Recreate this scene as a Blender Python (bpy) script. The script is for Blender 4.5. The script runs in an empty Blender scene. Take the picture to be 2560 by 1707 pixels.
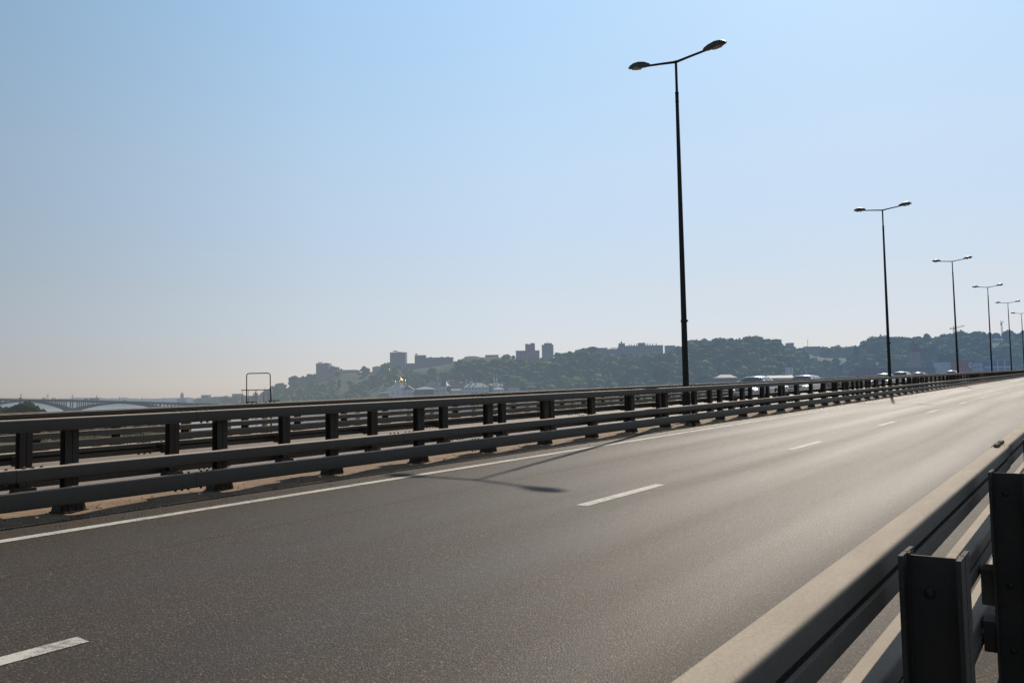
import bpy, bmesh, math, random
import numpy as np
from mathutils import Vector, Matrix, noise as mnoise

PI = math.pi
R = math.radians
scene = bpy.context.scene
COL = scene.collection

# ------------------------------------------------------------------ camera
FPX = 2067.0                       # focal length for a 2560 px wide frame
YAW, PITCH, ROLL, HCAM = 0.619362, 0.0610606, 0.018322, 1.5986644
GR, CR1, CR2, XC, KH = 0.014823, 0.0244825, 0.0164, -10.3, -3.53e-5
cy, sy = math.cos(YAW), math.sin(YAW)
cp, sp = math.cos(PITCH), math.sin(PITCH)
FW = np.array([-sy * cp, cy * cp, sp])
R0 = np.array([cy, sy, 0.0])
U0 = np.cross(R0, FW)
R2 = R0 * math.cos(ROLL) - U0 * math.sin(ROLL)
U2 = U0 * math.cos(ROLL) + R0 * math.sin(ROLL)
CAMP = np.array([0.0, 0.0, HCAM])

cam = bpy.data.cameras.new('camera')
cam.sensor_width = 36.0
cam.sensor_fit = 'HORIZONTAL'
cam.lens = FPX / 2560.0 * 36.0
cam.clip_start = 0.05
cam.clip_end = 20000.0
camo = bpy.data.objects.new('camera', cam)
COL.objects.link(camo)
M = Matrix.Identity(4)
for i in range(3):
    M[i][0], M[i][1], M[i][2], M[i][3] = R2[i], U2[i], -FW[i], CAMP[i]
camo.matrix_world = M
scene.camera = camo


def cross(x):
    return -CR1 * x if x > XC else -CR1 * XC + CR2 * (x - XC)


def W(x, y, h=0.0):
    """bridge coordinates (lateral, along, height over the deck) -> world"""
    return Vector((x + KH * y * y, y, GR * y + cross(x) + h))


def at(px, py, d):
    p = CAMP + d * (FW + (px - 1280) / FPX * R2 - (py - 853.5) / FPX * U2)
    return Vector(p)


def proj(p):
    v = np.array(p, float) - CAMP
    d = v @ FW
    return 1280 + FPX * (v @ R2) / d, 853.5 - FPX * (v @ U2) / d, d


# ------------------------------------------------------------------ objects
def tag(o, label=None, cat=None, group=None, kind=None):
    if label: o['label'] = label
    if cat: o['category'] = cat
    if group: o['group'] = group
    if kind: o['kind'] = kind
    return o


def empty(name, loc, label, cat, group=None, rz=0.0):
    o = bpy.data.objects.new(name, None)
    o.empty_display_size = 0.2
    COL.objects.link(o)
    o.location = loc
    o.rotation_euler = (0, 0, rz)
    return tag(o, label, cat, group)


def link(name, me, parent=None, loc=None):
    o = bpy.data.objects.new(name, me)
    COL.objects.link(o)
    if parent is not None:
        o.parent = parent
    if loc is not None:
        o.location = loc
    return o


def copy_tree(o, parent=None):
    c = o.copy()
    COL.objects.link(c)
    if parent is not None:
        c.parent = parent
    for ch in o.children:
        copy_tree(ch, c)
    return c


class MB:
    """collects shapes into one mesh"""
    def __init__(self):
        self.v, self.f, self.m, self.s = [], [], [], []

    def add(self, vs, fs, mi=0, smooth=False):
        b = len(self.v)
        self.v += [tuple(v) for v in vs]
        self.f += [tuple(b + i for i in f) for f in fs]
        self.m += [mi] * len(fs)
        self.s += [smooth] * len(fs)
        return self

    def box(self, c, s, mi=0, rz=0.0, taper=1.0):
        hx, hy, hz = s[0] / 2, s[1] / 2, s[2] / 2
        ca, sa = math.cos(rz), math.sin(rz)
        vs = []
        for z, k in ((-hz, 1.0), (hz, taper)):
            for x, y in ((-hx, -hy), (hx, -hy), (hx, hy), (-hx, hy)):
                x, y = x * k, y * k
                vs.append((c[0] + x * ca - y * sa, c[1] + x * sa + y * ca, c[2] + z))
        self.add(vs, [(3, 2, 1, 0), (4, 5, 6, 7), (0, 1, 5, 4), (1, 2, 6, 5), (2, 3, 7, 6), (3, 0, 4, 7)], mi)
        return self

    def tube(self, pts, rad, n=8, mi=0, cap=True):
        pts = [Vector(p) for p in pts]
        rs = rad if isinstance(rad, (list, tuple)) else [rad] * len(pts)
        vs, fs = [], []
        for i, p in enumerate(pts):
            t = (pts[min(i + 1, len(pts) - 1)] - pts[max(i - 1, 0)]).normalized()
            a = t.orthogonal().normalized() if i == 0 else (a - t * a.dot(t)).normalized()
            b = t.cross(a)
            for k in range(n):
                an = 2 * PI * k / n
                vs.append(p + (a * math.cos(an) + b * math.sin(an)) * rs[i])
        for i in range(len(pts) - 1):
            for k in range(n):
                q = (k + 1) % n
                fs.append((i * n + k, i * n + q, (i + 1) * n + q, (i + 1) * n + k))
        if cap:
            fs.append(tuple(range(n - 1, -1, -1)))
            fs.append(tuple((len(pts) - 1) * n + k for k in range(n)))
        self.add(vs, fs, mi, True)
        return self

    def lathe(self, c, prof, n=16, mi=0, smooth=True):
        vs, fs = [], []
        for r, z in prof:
            for k in range(n):
                a = 2 * PI * k / n
                vs.append((c[0] + r * math.cos(a), c[1] + r * math.sin(a), c[2] + z))
        for i in range(len(prof) - 1):
            for k in range(n):
                q = (k + 1) % n
                fs.append((i * n + k, i * n + q, (i + 1) * n + q, (i + 1) * n + k))
        fs.append(tuple((len(prof) - 1) * n + k for k in range(n)))
        self.add(vs, fs, mi, smooth)
        return self

    def mesh(self, name, mats):
        me = bpy.data.meshes.new(name)
        me.from_pydata(self.v, [], self.f)
        for m in (mats if isinstance(mats, (list, tuple)) else [mats]):
            me.materials.append(m)
        me.polygons.foreach_set('material_index', self.m)
        me.polygons.foreach_set('use_smooth', self.s)
        me.update()
        return me

    def build(self, name, mats, parent=None, loc=None):
        return link(name, self.mesh(name, mats), parent, loc)


def bevel(o, w, seg=2):
    md = o.modifiers.new('bevel', 'BEVEL')
    md.width = w
    md.segments = seg
    md.limit_method = 'ANGLE'
    md.angle_limit = R(40)
    return o


# ------------------------------------------------------------------ materials
class NT:
    def __init__(self, name):
        self.mat = bpy.data.materials.new(name)
        self.mat.use_nodes = True
        self.t = self.mat.node_tree
        self.t.nodes.clear()
        self.out = self.t.nodes.new('ShaderNodeOutputMaterial')
        self.bsdf = self.t.nodes.new('ShaderNodeBsdfPrincipled')
        self.L = self.t.links.new

    def n(self, typ, **kw):
        nd = self.t.nodes.new(typ)
        for k, v in kw.items():
            setattr(nd, k, v)
        return nd

    def set(self, **kw):
        for k, v in kw.items():
            s = self.bsdf.inputs[k.replace('_', ' ')]
            if hasattr(v, 'is_output') or isinstance(v, bpy.types.NodeSocket):
                self.L(v, s)
            else:
                s.default_value = (*v, 1.0) if isinstance(v, tuple) and len(v) == 3 else v
        return self

    def math(self, op, a, b=None, c=None, clamp=False):
        nd = self.n('ShaderNodeMath', operation=op, use_clamp=clamp)
        for i, v in enumerate((a, b, c)):
            if v is None: continue
            if isinstance(v, bpy.types.NodeSocket): self.L(v, nd.inputs[i])
            else: nd.inputs[i].default_value = v
        return nd.outputs[0]

    def pos(self):
        return self.n('ShaderNodeNewGeometry').outputs['Position']

    def obj(self):
        return self.n('ShaderNodeTexCoord').outputs['Object']

    def scale(self, vec, s):
        nd = self.n('ShaderNodeMapping')
        nd.inputs['Scale'].default_value = s
        self.L(vec, nd.inputs['Vector'])
        return nd.outputs[0]

    def noise(self, vec, scale, detail=3.0, rough=0.5, out='Fac'):
        nd = self.n('ShaderNodeTexNoise')
        nd.inputs['Scale'].default_value = scale
        nd.inputs['Detail'].default_value = detail
        nd.inputs['Roughness'].default_value = rough
        self.L(vec, nd.inputs['Vector'])
        return nd.outputs[out]

    def voro(self, vec, scale, out='Color'):
        nd = self.n('ShaderNodeTexVoronoi')
        nd.inputs['Scale'].default_value = scale
        self.L(vec, nd.inputs['Vector'])
        return nd.outputs[out]

    def ramp(self, fac, stops, interp='LINEAR'):
        nd = self.n('ShaderNodeValToRGB')
        cr = nd.color_ramp
        cr.interpolation = interp
        while len(cr.elements) < len(stops): cr.elements.new(0.5)
        for e, (p, c) in zip(cr.elements, stops):
            e.position = p
            e.color = (*c, 1.0) if len(c) == 3 else c
        self.L(fac, nd.inputs[0])
        return nd.outputs[0]

    def mix(self, fac, a, b, blend='MIX'):
        nd = self.n('ShaderNodeMix', data_type='RGBA', blend_type=blend)
        for s, v in ((nd.inputs[0], fac), (nd.inputs[6], a), (nd.inputs[7], b)):
            if isinstance(v, bpy.types.NodeSocket): self.L(v, s)
            else: s.default_value = (*v, 1.0) if isinstance(v, tuple) and len(v) == 3 else v
        return nd.outputs[2]

    def sep(self, vec):
        nd = self.n('ShaderNodeSeparateXYZ')
        self.L(vec, nd.inputs[0])
        return nd.outputs

    def bump(self, h, strength=0.3, dist=0.01):
        nd = self.n('ShaderNodeBump')
        nd.inputs['Strength'].default_value = strength
        nd.inputs['Distance'].default_value = dist
        self.L(h, nd.inputs['Height'])
        self.L(nd.outputs[0], self.bsdf.inputs['Normal'])
        return self

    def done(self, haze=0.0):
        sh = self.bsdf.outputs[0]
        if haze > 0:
            # aerial perspective painted as glow mixed into the material, by distance from the bridge
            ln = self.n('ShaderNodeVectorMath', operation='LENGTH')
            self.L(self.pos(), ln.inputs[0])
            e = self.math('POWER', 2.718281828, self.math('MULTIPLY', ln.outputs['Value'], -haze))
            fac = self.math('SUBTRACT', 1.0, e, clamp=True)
            # haze glow paler and greyer to the left, bluer to the right
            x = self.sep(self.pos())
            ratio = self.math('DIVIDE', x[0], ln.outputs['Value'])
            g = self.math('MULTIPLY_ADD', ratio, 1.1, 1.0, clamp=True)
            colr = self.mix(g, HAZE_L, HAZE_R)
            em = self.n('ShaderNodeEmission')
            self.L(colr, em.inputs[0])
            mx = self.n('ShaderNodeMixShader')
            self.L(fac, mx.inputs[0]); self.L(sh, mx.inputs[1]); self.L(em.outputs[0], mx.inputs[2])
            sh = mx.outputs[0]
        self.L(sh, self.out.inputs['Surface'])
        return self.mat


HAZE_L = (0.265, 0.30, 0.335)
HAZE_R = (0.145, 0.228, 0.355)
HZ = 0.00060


def m_plain(name, col, rough=0.6, metal=0.0, var=0.25, scale=6.0, haze=0.0, spec=0.5, coat=0.0):
    t = NT(name)
    n = t.noise(t.obj() if haze == 0 else t.pos(), scale, 4.0, 0.6)
    c = t.mix(n, tuple(x * (1 - var) for x in col), tuple(min(1, x * (1 + var)) for x in col))
    t.set(Base_Color=c, Roughness=rough, Metallic=metal)
    t.bsdf.inputs['Specular IOR Level'].default_value = spec
    t.bsdf.inputs['Coat Weight'].default_value = coat
    return t.done(haze)


def m_asphalt(name, lo, hi, tracks, rough=0.5, spec=0.32, edge=None, gk=1.0):
    t = NT(name)
    uv = t.n('ShaderNodeUVMap').outputs[0]
    p = t.pos()
    s = t.sep(uv)
    g1 = t.noise(p, 75.0, 2.0, 0.65)
    g2 = t.voro(p, 105.0)
    cellv = t.sep(g2)[0]
    big = t.noise(t.scale(uv, (1.3, 0.04, 1)), 1.0, 4.0, 0.55)
    mid = t.noise(t.scale(uv, (2.0, 0.5, 1)), 1.0, 4.0, 0.6)
    base = t.mix(t.math('MULTIPLY_ADD', big, 0.7, t.math('MULTIPLY', mid, 0.3)), lo, hi)
    grain = t.ramp(g1, [(0.25, (0.25,) * 3), (0.5, (0.85,) * 3), (0.75, (1.9,) * 3)])
    c = t.mix(gk, base, grain, 'MULTIPLY')
    # pale chippings in the binder
    chip = t.ramp(cellv, [(0.0, (0.55,) * 3), (0.75, (0.95,) * 3), (0.90, (2.0, 1.95, 1.85)), (1.0, (4.2, 4.0, 3.7))])
    c = t.mix(gk, c, chip, 'MULTIPLY')
    # polished wheel paths
    tr = None
    for x0 in tracks:
        d = t.math('ABSOLUTE', t.math('SUBTRACT', s[0], x0))
        k = t.math('SMOOTH_MIN', t.math('SUBTRACT', 1.0, t.math('DIVIDE', d, 0.60)), 1.0, 0.2)
        k = t.math('MAXIMUM', k, 0.0)
        tr = k if tr is None else t.math('MAXIMUM', tr, k)
    tr = t.math('MULTIPLY', tr, t.math('MULTIPLY_ADD', big, 1.2, 0.2))
    c = t.mix(t.math('MULTIPLY', tr, 0.20, clamp=True), c, (0.050, 0.049, 0.050))
    rg = t.math('MULTIPLY_ADD', tr, -0.06, rough)
    rg = t.math('MULTIPLY_ADD', t.math('SUBTRACT', big, 0.5), 0.26, rg)
    sp_ = t.math('MULTIPLY_ADD', g1, spec * 0.8, spec * 0.6)
    if edge is not None:
        # the unpolished shoulder along the kerb side: coarser and darker
        m = t.math('DIVIDE', t.math('SUBTRACT', s[0], edge[0]), edge[1] - edge[0], clamp=True)
        m = t.math('MULTIPLY', m, t.math('MULTIPLY_ADD', mid, 0.8, 0.55), clamp=True)
        sp_ = t.math('MULTIPLY', sp_, t.math('MULTIPLY_ADD', m, -0.62, 1.0))
        c = t.mix(t.math('MULTIPLY', m, 0.5), c, t.mix(1.0, c, (0.62, 0.58, 0.52), 'MULTIPLY'))
        rg = t.math('MULTIPLY_ADD', m, 0.08, rg)
    if edge is not None:
        # paver joint and dribbles of old sealant along the lane
        jl = t.math('ABSOLUTE', t.math('ADD', s[0], t.math('MULTIPLY_ADD', mid, 0.10, 7.02)))
        jl = t.math('SUBTRACT', 1.0, t.math('DIVIDE', jl, 0.035), clamp=True)
        c = t.mix(t.math('MULTIPLY', jl, t.math('MULTIPLY_ADD', big, 0.9, 0.1), clamp=True), c, (0.016, 0.015, 0.015))
        st_ = t.noise(t.scale(uv, (0.55, 0.12, 1)), 1.0, 6.0, 0.7)
        c = t.mix(t.ramp(st_, [(0.56, (0.0,) * 3), (0.72, (0.40,) * 3)]), c, (0.022, 0.020, 0.019))
    t.set(Base_Color=c, Roughness=rg)
    t.L(sp_, t.bsdf.inputs['Specular IOR Level'])
    t.bsdf.inputs['Specular Tint'].default_value = (1.0, 0.85, 0.71, 1.0)
    hgt = t.math('ADD', g1, t.math('MULTIPLY', cellv, 0.6))
    t.bump(hgt, 0.75, 0.007)
    return t.done()


def m_steel(name, dark, lit_dust, rough=0.55):
    """weathered galvanised steel, dust and painted-in sunlight on what faces up, the rest darkened as shade"""
    t = NT(name)
    p = t.pos()
    n1 = t.noise(p, 3.0, 5.0, 0.6)
    n2 = t.noise(t.scale(p, (8, 1.2, 30)), 1.0, 4.0, 0.6)
    base = t.mix(n1, tuple(x * 0.72 for x in dark), tuple(x * 1.3 for x in dark))
    base = t.mix(t.math('MULTIPLY', n2, 0.35), base, (0.10, 0.085, 0.07))
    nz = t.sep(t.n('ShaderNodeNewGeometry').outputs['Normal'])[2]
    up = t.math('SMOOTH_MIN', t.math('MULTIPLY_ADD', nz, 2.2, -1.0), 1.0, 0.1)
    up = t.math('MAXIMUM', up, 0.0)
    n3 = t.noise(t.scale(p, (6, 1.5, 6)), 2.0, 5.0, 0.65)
    dcol = t.mix(n3, tuple(x * 0.75 for x in lit_dust), tuple(x * 1.15 for x in lit_dust))
    c = t.mix(up, base, dcol)  # dusty upward faces, with sunlit against shaded contrast painted into the colour
    fine = t.noise(p, 140.0, 2.0, 0.6)
    c = t.mix(0.25, c, t.mix(1.0, c, t.ramp(fine, [(0.3, (0.5,) * 3), (0.7, (1.5,) * 3)]), 'MULTIPLY'))
    t.set(Base_Color=c, Roughness=t.math('MULTIPLY_ADD', up, 0.2, t.math('MULTIPLY_ADD', n1, 0.2, rough - 0.1)), Metallic=0.0)
    t.L(t.math('MULTIPLY_ADD', up, -0.22, 0.34), t.bsdf.inputs['Specular IOR Level'])
    t.bump(fine, 0.08, 0.002)
    return t.done()


def m_wall(name, col, win, sx, sz, fx, fz, haze=HZ, ox=0.0, oz=0.0):
    """a facade with regular rows of windows at far distance"""
    t = NT(name)
    o = t.obj()
    s = t.sep(o)
    u = t.math('ADD', s[0], s[1])
    a = t.math('FRACT', t.math('DIVIDE', t.math('ADD', u, ox + 500.0 * sx), sx))
    b = t.math('FRACT', t.math('DIVIDE', t.math('ADD', s[2], oz + 500.0 * sz), sz))
    ma = t.math('LESS_THAN', a, fx)
    mb = t.math('LESS_THAN', b, fz)
    k = t.math('MULTIPLY', ma, mb)
    n = t.noise(o, 0.15, 4.0, 0.6)
    c = t.mix(n, tuple(x * 0.8 for x in col), tuple(x * 1.15 for x in col))
    c = t.mix(k, c, win)
    t.set(Base_Color=c, Roughness=0.7)
    return t.done(haze)


def m_leaf(name, cols, scale, haze=0.0, fine=1.0):
    t = NT(name)
    p = t.pos()
    n1 = t.noise(p, scale, 3.0, 0.6)
    n2 = t.noise(p, scale * 12, 3.0, 0.7)
    c = t.ramp(n1, [(0.30, cols[0]), (0.5, cols[1]), (0.68, cols[2])])
    c = t.mix(1.0, c, t.ramp(n2, [(0.3, (0.65,) * 3), (0.7, (1.35,) * 3)]), 'MULTIPLY')
    t.set(Base_Color=c, Roughness=0.9)
    t.bsdf.inputs['Specular IOR Level'].default_value = 0.08
    return t.done(haze)


MAT = {}
MAT['asphalt'] = m_asphalt('asphalt', (0.041, 0.0315, 0.0245), (0.080, 0.062, 0.048),
                           [-7.75, -6.1, -4.1, -2.3], 0.62, 0.31, (-2.4, -0.7), 0.75)
MAT['asphalt_far'] = m_asphalt('asphalt_opposite', (0.22, 0.178, 0.140), (0.33, 0.27, 0.215),
                               [-13.0, -14.7, -16.6, -18.3], 0.6, 0.25, None, 0.35)
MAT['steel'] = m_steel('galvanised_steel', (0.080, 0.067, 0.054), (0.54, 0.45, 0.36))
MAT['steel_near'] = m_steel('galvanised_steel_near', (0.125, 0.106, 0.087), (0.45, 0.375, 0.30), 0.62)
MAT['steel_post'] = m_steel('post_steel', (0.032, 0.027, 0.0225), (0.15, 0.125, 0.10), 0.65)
MAT['lamp'] = m_plain('lamp_paint', (0.034, 0.036, 0.032), 0.75, 0.0, 0.12, 2.0, spec=0.15)
MAT['lamp_head'] = m_plain('lamp_housing', (0.055, 0.060, 0.052), 0.35, 0.0, 0.25, 6.0)


def m_glassbowl():
    t = NT('lamp_glass')
    t.set(Base_Color=(0.95, 0.92, 0.90), Roughness=0.3)
    t.bsdf.inputs['Transmission Weight'].default_value = 0.85
    return t.done()


MAT['lamp_glass'] = m_glassbowl()


def m_paint(name):
    t = NT(name)
    p = t.pos()
    w = t.noise(p, 22.0, 5.0, 0.7)
    w2 = t.noise(p, 1.5, 3.0, 0.6)
    w3 = t.noise(p, 120.0, 2.0, 0.6)
    wk = t.math('ADD', t.math('MULTIPLY', w3, 0.40), t.math('MULTIPLY_ADD', w2, 0.30, t.math('MULTIPLY', w, 0.35)))
    k = t.ramp(wk, [(0.40, (0.0,) * 3), (0.52, (1.0,) * 3)])
    c = t.mix(k, (0.13, 0.11, 0.095), (0.60, 0.565, 0.52))
    t.set(Base_Color=c, Roughness=0.75)
    t.bsdf.inputs['Specular IOR Level'].default_value = 0.25
    t.bump(w, 0.3, 0.003)
    return t.done()


MAT['road_paint'] = m_paint('road_paint')


def m_sand():
    t = NT('road_sand')
    p = t.pos()
    n = t.noise(p, 4.0, 5.0, 0.65)
    f = t.noise(p, 60.0, 3.0, 0.7)
    c = t.ramp(n, [(0.3, (0.19, 0.120, 0.070)), (0.55, (0.275, 0.185, 0.112)), (0.75, (0.33, 0.24, 0.155))])
    c = t.mix(1.0, c, t.ramp(f, [(0.3, (0.6,) * 3), (0.7, (1.35,) * 3)]), 'MULTIPLY')
    t.set(Base_Color=c, Roughness=0.9)
    t.bump(f, 0.5, 0.01)
    return t.done()


MAT['sand'] = m_sand()
MAT['concrete'] = m_plain('pale_concrete', (0.46, 0.39, 0.30), 0.85, 0, 0.3, 2.0)
MAT['dark_concrete'] = m_plain('grey_concrete', (0.22, 0.21, 0.20), 0.85, 0, 0.3, 2.0)
MAT['parapet'] = m_plain('parapet_paint', (0.33, 0.27, 0.16), 0.6, 0, 0.25, 5.0)
MAT['frame'] = m_plain('frame_paint', (0.060, 0.050, 0.035), 0.5, 0, 0.3, 5.0)


def m_water():
    t = NT('river_water')
    p = t.pos()
    n = t.noise(t.scale(p, (0.05, 0.05, 1)), 1.0, 5.0, 0.65)
    n2 = t.noise(t.scale(p, (0.006, 0.002, 1)), 1.0, 4.0, 0.6)
    t.set(Base_Color=t.mix(n2, (0.05, 0.075, 0.09), (0.10, 0.12, 0.13)), Roughness=0.12)
    t.bsdf.inputs['Specular IOR Level'].default_value = 0.6
    t.bump(n, 0.25, 1.0)
    return t.done(HZ * 0.8)


MAT['water'] = m_water()
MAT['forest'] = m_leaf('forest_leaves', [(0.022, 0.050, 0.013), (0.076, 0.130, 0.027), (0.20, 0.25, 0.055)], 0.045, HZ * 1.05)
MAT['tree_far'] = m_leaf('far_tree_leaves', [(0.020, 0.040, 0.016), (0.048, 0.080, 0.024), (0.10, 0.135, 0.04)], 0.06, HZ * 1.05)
MAT['trunk_far'] = m_plain('far_bark', (0.04, 0.035, 0.03), 0.9, haze=HZ)
MAT['bush'] = m_leaf('bush_leaves', [(0.013, 0.019, 0.008), (0.024, 0.032, 0.012), (0.045, 0.052, 0.02)], 0.12, HZ * 0.4)


def m_hill():
    t = NT('hill_grass')
    p = t.pos()
    n = t.noise(p, 0.012, 6.0, 0.6)
    n2 = t.noise(p, 0.12, 4.0, 0.7)
    c = t.ramp(n, [(0.3, (0.032, 0.055, 0.016)), (0.5, (0.070, 0.10, 0.026)), (0.7, (0.125, 0.14, 0.045))])
    c = t.mix(1.0, c, t.ramp(n2, [(0.3, (0.6,) * 3), (0.7, (1.35,) * 3)]), 'MULTIPLY')
    t.set(Base_Color=c, Roughness=0.9)
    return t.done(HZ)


MAT['hill'] = m_hill()
MAT['meadow'] = m_leaf('meadow', [(0.03, 0.042, 0.014), (0.055, 0.07, 0.022), (0.09, 0.10, 0.04)], 0.05, HZ * 0.5)
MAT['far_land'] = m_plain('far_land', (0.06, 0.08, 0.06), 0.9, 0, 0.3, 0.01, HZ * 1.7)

# ------------------------------------------------------------------ world and sun
SUN_AZ, SUN_EL = -11.35, 38.8         # azimuth clockwise from +Y
world = bpy.data.worlds.new('World')
scene.world = world
world.use_nodes = True
wt = world.node_tree
wt.nodes.clear()
wo = wt.nodes.new('ShaderNodeOutputWorld')
bg = wt.nodes.new('ShaderNodeBackground')
sky = wt.nodes.new('ShaderNodeTexSky')
sky.sky_type = 'NISHITA'
sky.sun_disc = False
sky.sun_elevation = R(SUN_EL)
sky.sun_rotation = R(SUN_AZ)
sky.altitude = 100
sky.air_density = 1.0
sky.dust_density = 0.12
sky.ozone_density = 1.0
bg.inputs['Strength'].default_value = 0.10


def wnode(typ, **kw):
    nd = wt.nodes.new(typ)
    for k, v in kw.items(): setattr(nd, k, v)
    return nd


def wramp(fac, stops):
    nd = wnode('ShaderNodeValToRGB')
    cr = nd.color_ramp
    while len(cr.elements) < len(stops): cr.elements.new(0.5)
    for e, (p, c) in zip(cr.elements, stops):
        e.position = p; e.color = (*c, 1.0)
    wt.links.new(fac, nd.inputs[0])
    return nd.outputs[0]


def wmul(a, b):
    nd = wnode('ShaderNodeMix', data_type='RGBA', blend_type='MULTIPLY')
    nd.inputs[0].default_value = 1.0
    wt.links.new(a, nd.inputs[6]); wt.links.new(b, nd.inputs[7])
    return nd.outputs[2]


# summer haze: the air near the horizon is duller and greyer, sky overhead warmed and dimmed to make ambient light less blue
tc = wnode('ShaderNodeTexCoord')
sx = wnode('ShaderNodeSeparateXYZ'); wt.links.new(tc.outputs['Generated'], sx.inputs[0])
el = wramp(sx.outputs[2], [(0.0, (0.54, 0.575, 0.84)), (0.042, (0.66, 0.615, 0.76)), (0.118, (0.97, 0.815, 0.785)), (0.266, (1.43, 1.25, 1.07)), (0.437, (1.68, 1.67, 1.43)), (0.56, (1.10, 1.00, 0.84)), (0.8, (1.10, 0.84, 0.57))])
hd = wnode('ShaderNodeVectorMath', operation='DOT_PRODUCT')
hv = wnode('ShaderNodeVectorMath', operation='MULTIPLY'); hv.inputs[1].default_value = (1, 1, 0)
hn = wnode('ShaderNodeVectorMath', operation='NORMALIZE')
wt.links.new(tc.outputs['Generated'], hv.inputs[0]); wt.links.new(hv.outputs[0], hn.inputs[0]); wt.links.new(hn.outputs[0], hd.inputs[0])
hd.inputs[1].default_value = (math.sin(R(SUN_AZ)), math.cos(R(SUN_AZ)), 0)
azr = wramp(hd.outputs['Value'], [(0.0, (0.80,) * 3), (0.55, (0.89,) * 3), (0.80, (1.06,) * 3), (0.92, (1.06,) * 3), (1.0, (1.00,) * 3)])
skc = wmul(wmul(sky.outputs[0], el), azr)
wt.links.new(skc, bg.inputs[0])
wt.links.new(bg.outputs[0], wo.inputs[0])

sun = bpy.data.lights.new('sun', 'SUN')
sun.energy = 4.0
sun.angle = R(0.55)
sun.color = (1.0, 0.915, 0.79)
suno = bpy.data.objects.new('sun', sun)
COL.objects.link(suno)
sd = Vector((math.sin(R(SUN_AZ)) * math.cos(R(SUN_EL)), math.cos(R(SUN_AZ)) * math.cos(R(SUN_EL)), math.sin(R(SUN_EL))))
suno.rotation_euler = (-sd).to_track_quat('-Z', 'Y').to_euler()
suno.location = (0, 0, 60)

scene.view_settings.view_transform = 'Standard'
scene.view_settings.look = 'None'
scene.view_settings.exposure = 0.0
scene.view_settings.gamma = 1.0
scene.render.engine = 'CYCLES'
scene.cycles.max_bounces = 6
scene.cycles.sample_clamp_indirect = 6.0
try:
    scene.cycles.use_denoising = True
    scene.cycles.denoiser = 'OPENIMAGEDENOISE'
except Exception:
    pass

# ------------------------------------------------------------------ deck and roads
def yrange(y0, y1):
    ys = [y0]
    while ys[-1] < y1:
        ys.append(min(y1, ys[-1] + (1.0 if ys[-1] < 40 else 4.0 if ys[-1] < 200 else 15.0)))
    return ys


def strip(name, xs, mat, y0=-12.0, y1=720.0, lift=0.0, thick=0.0, hfun=None, ys=None):
    ys = ys or yrange(y0, y1)
    vs, fs, uvs = [], [], []
    for y in ys:
        for x in xs:
            h = lift + (hfun(x, y) if hfun else 0.0)
            vs.append(W(x, y, h)); uvs.append((x, y))
    n = len(xs)
    for j in range(len(ys) - 1):
        for i in range(n - 1):
            fs.append((j * n + i, j * n + i + 1, (j + 1) * n + i + 1, (j + 1) * n + i))
    if thick > 0:           # skirts down both long sides
        b = len(vs)
        for j, y in enumerate(ys):
            for i in (0, n - 1):
                v = Vector(vs[j * n + i]); v.z -= thick
                vs.append(v); uvs.append((xs[i], y))
        for j in range(len(ys) - 1):
            fs.append((j * n, (j + 1) * n, b + 2 * (j + 1), b + 2 * j))
            fs.append((j * n + n - 1, b + 2 * j + 1, b + 2 * (j + 1) + 1, (j + 1) * n + n - 1))
    me = bpy.data.meshes.new(name)
    me.from_pydata([tuple(v) for v in vs], [], fs)
    me.materials.append(mat)
    uvl = me.uv_layers.new(name='UVMap')
    for lp in me.loops:
        uvl.data[lp.index].uv = uvs[lp.vertex_index]
    me.polygons.foreach_set('use_smooth', [hfun is not None] * len(me.polygons))
    me.update()
    o = link(name, me)
    o['kind'] = 'structure'
    return o


strip('road', [-9.55, -9.0, -7, -5, -3, -1, 0.5, 2.2], MAT['asphalt'])
strip('opposite_road', [-20.3, -18, -16, -14, -12.0], MAT['asphalt_far'])
strip('pavement', [-24.6, -22.5, -20.3], MAT['concrete'], lift=0.012)
strip('bridge_deck', [-24.7, -20, -10.3, 0, 2.3], MAT['dark_concrete'], lift=-0.25, thick=1.8)


def sandh(x, y):
    # drifts of sand heaped between the posts of the central barrier
    ph = (y - 4.843) / 2.0
    f = ph - math.floor(ph)
    bay = math.sin(PI * f) ** 0.7
    e = min(1.0, max(0.0, (-9.30 - x) / 0.28))
    e2 = min(1.0, max(0.0, (x + 9.98) / 0.25))
    w = mnoise.noise(Vector((x * 2.3, y * 1.1, 0.3)))
    w2 = mnoise.noise(Vector((x * 7, y * 5, 1.3)))
    return -0.012 + (0.018 + 0.050 * bay * e2 + 0.018 * w + 0.008 * w2) * (e ** 0.8)


ysand = [-8 + 0.2 * i for i in range(int(140 / 0.2))] + [132 + 2 * i for i in range(100)] + [345 + 15 * i for i in range(26)]
strip('median_sand', [-10.0, -9.9, -9.8, -9.7, -9.6, -9.5, -9.44, -9.38, -9.33, -9.30, -9.28], MAT['sand'], ys=ysand, hfun=sandh)
strip('median_strip', [-12.05, -11.3, -10.6, -9.95], MAT['sand'], lift=0.004)

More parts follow.
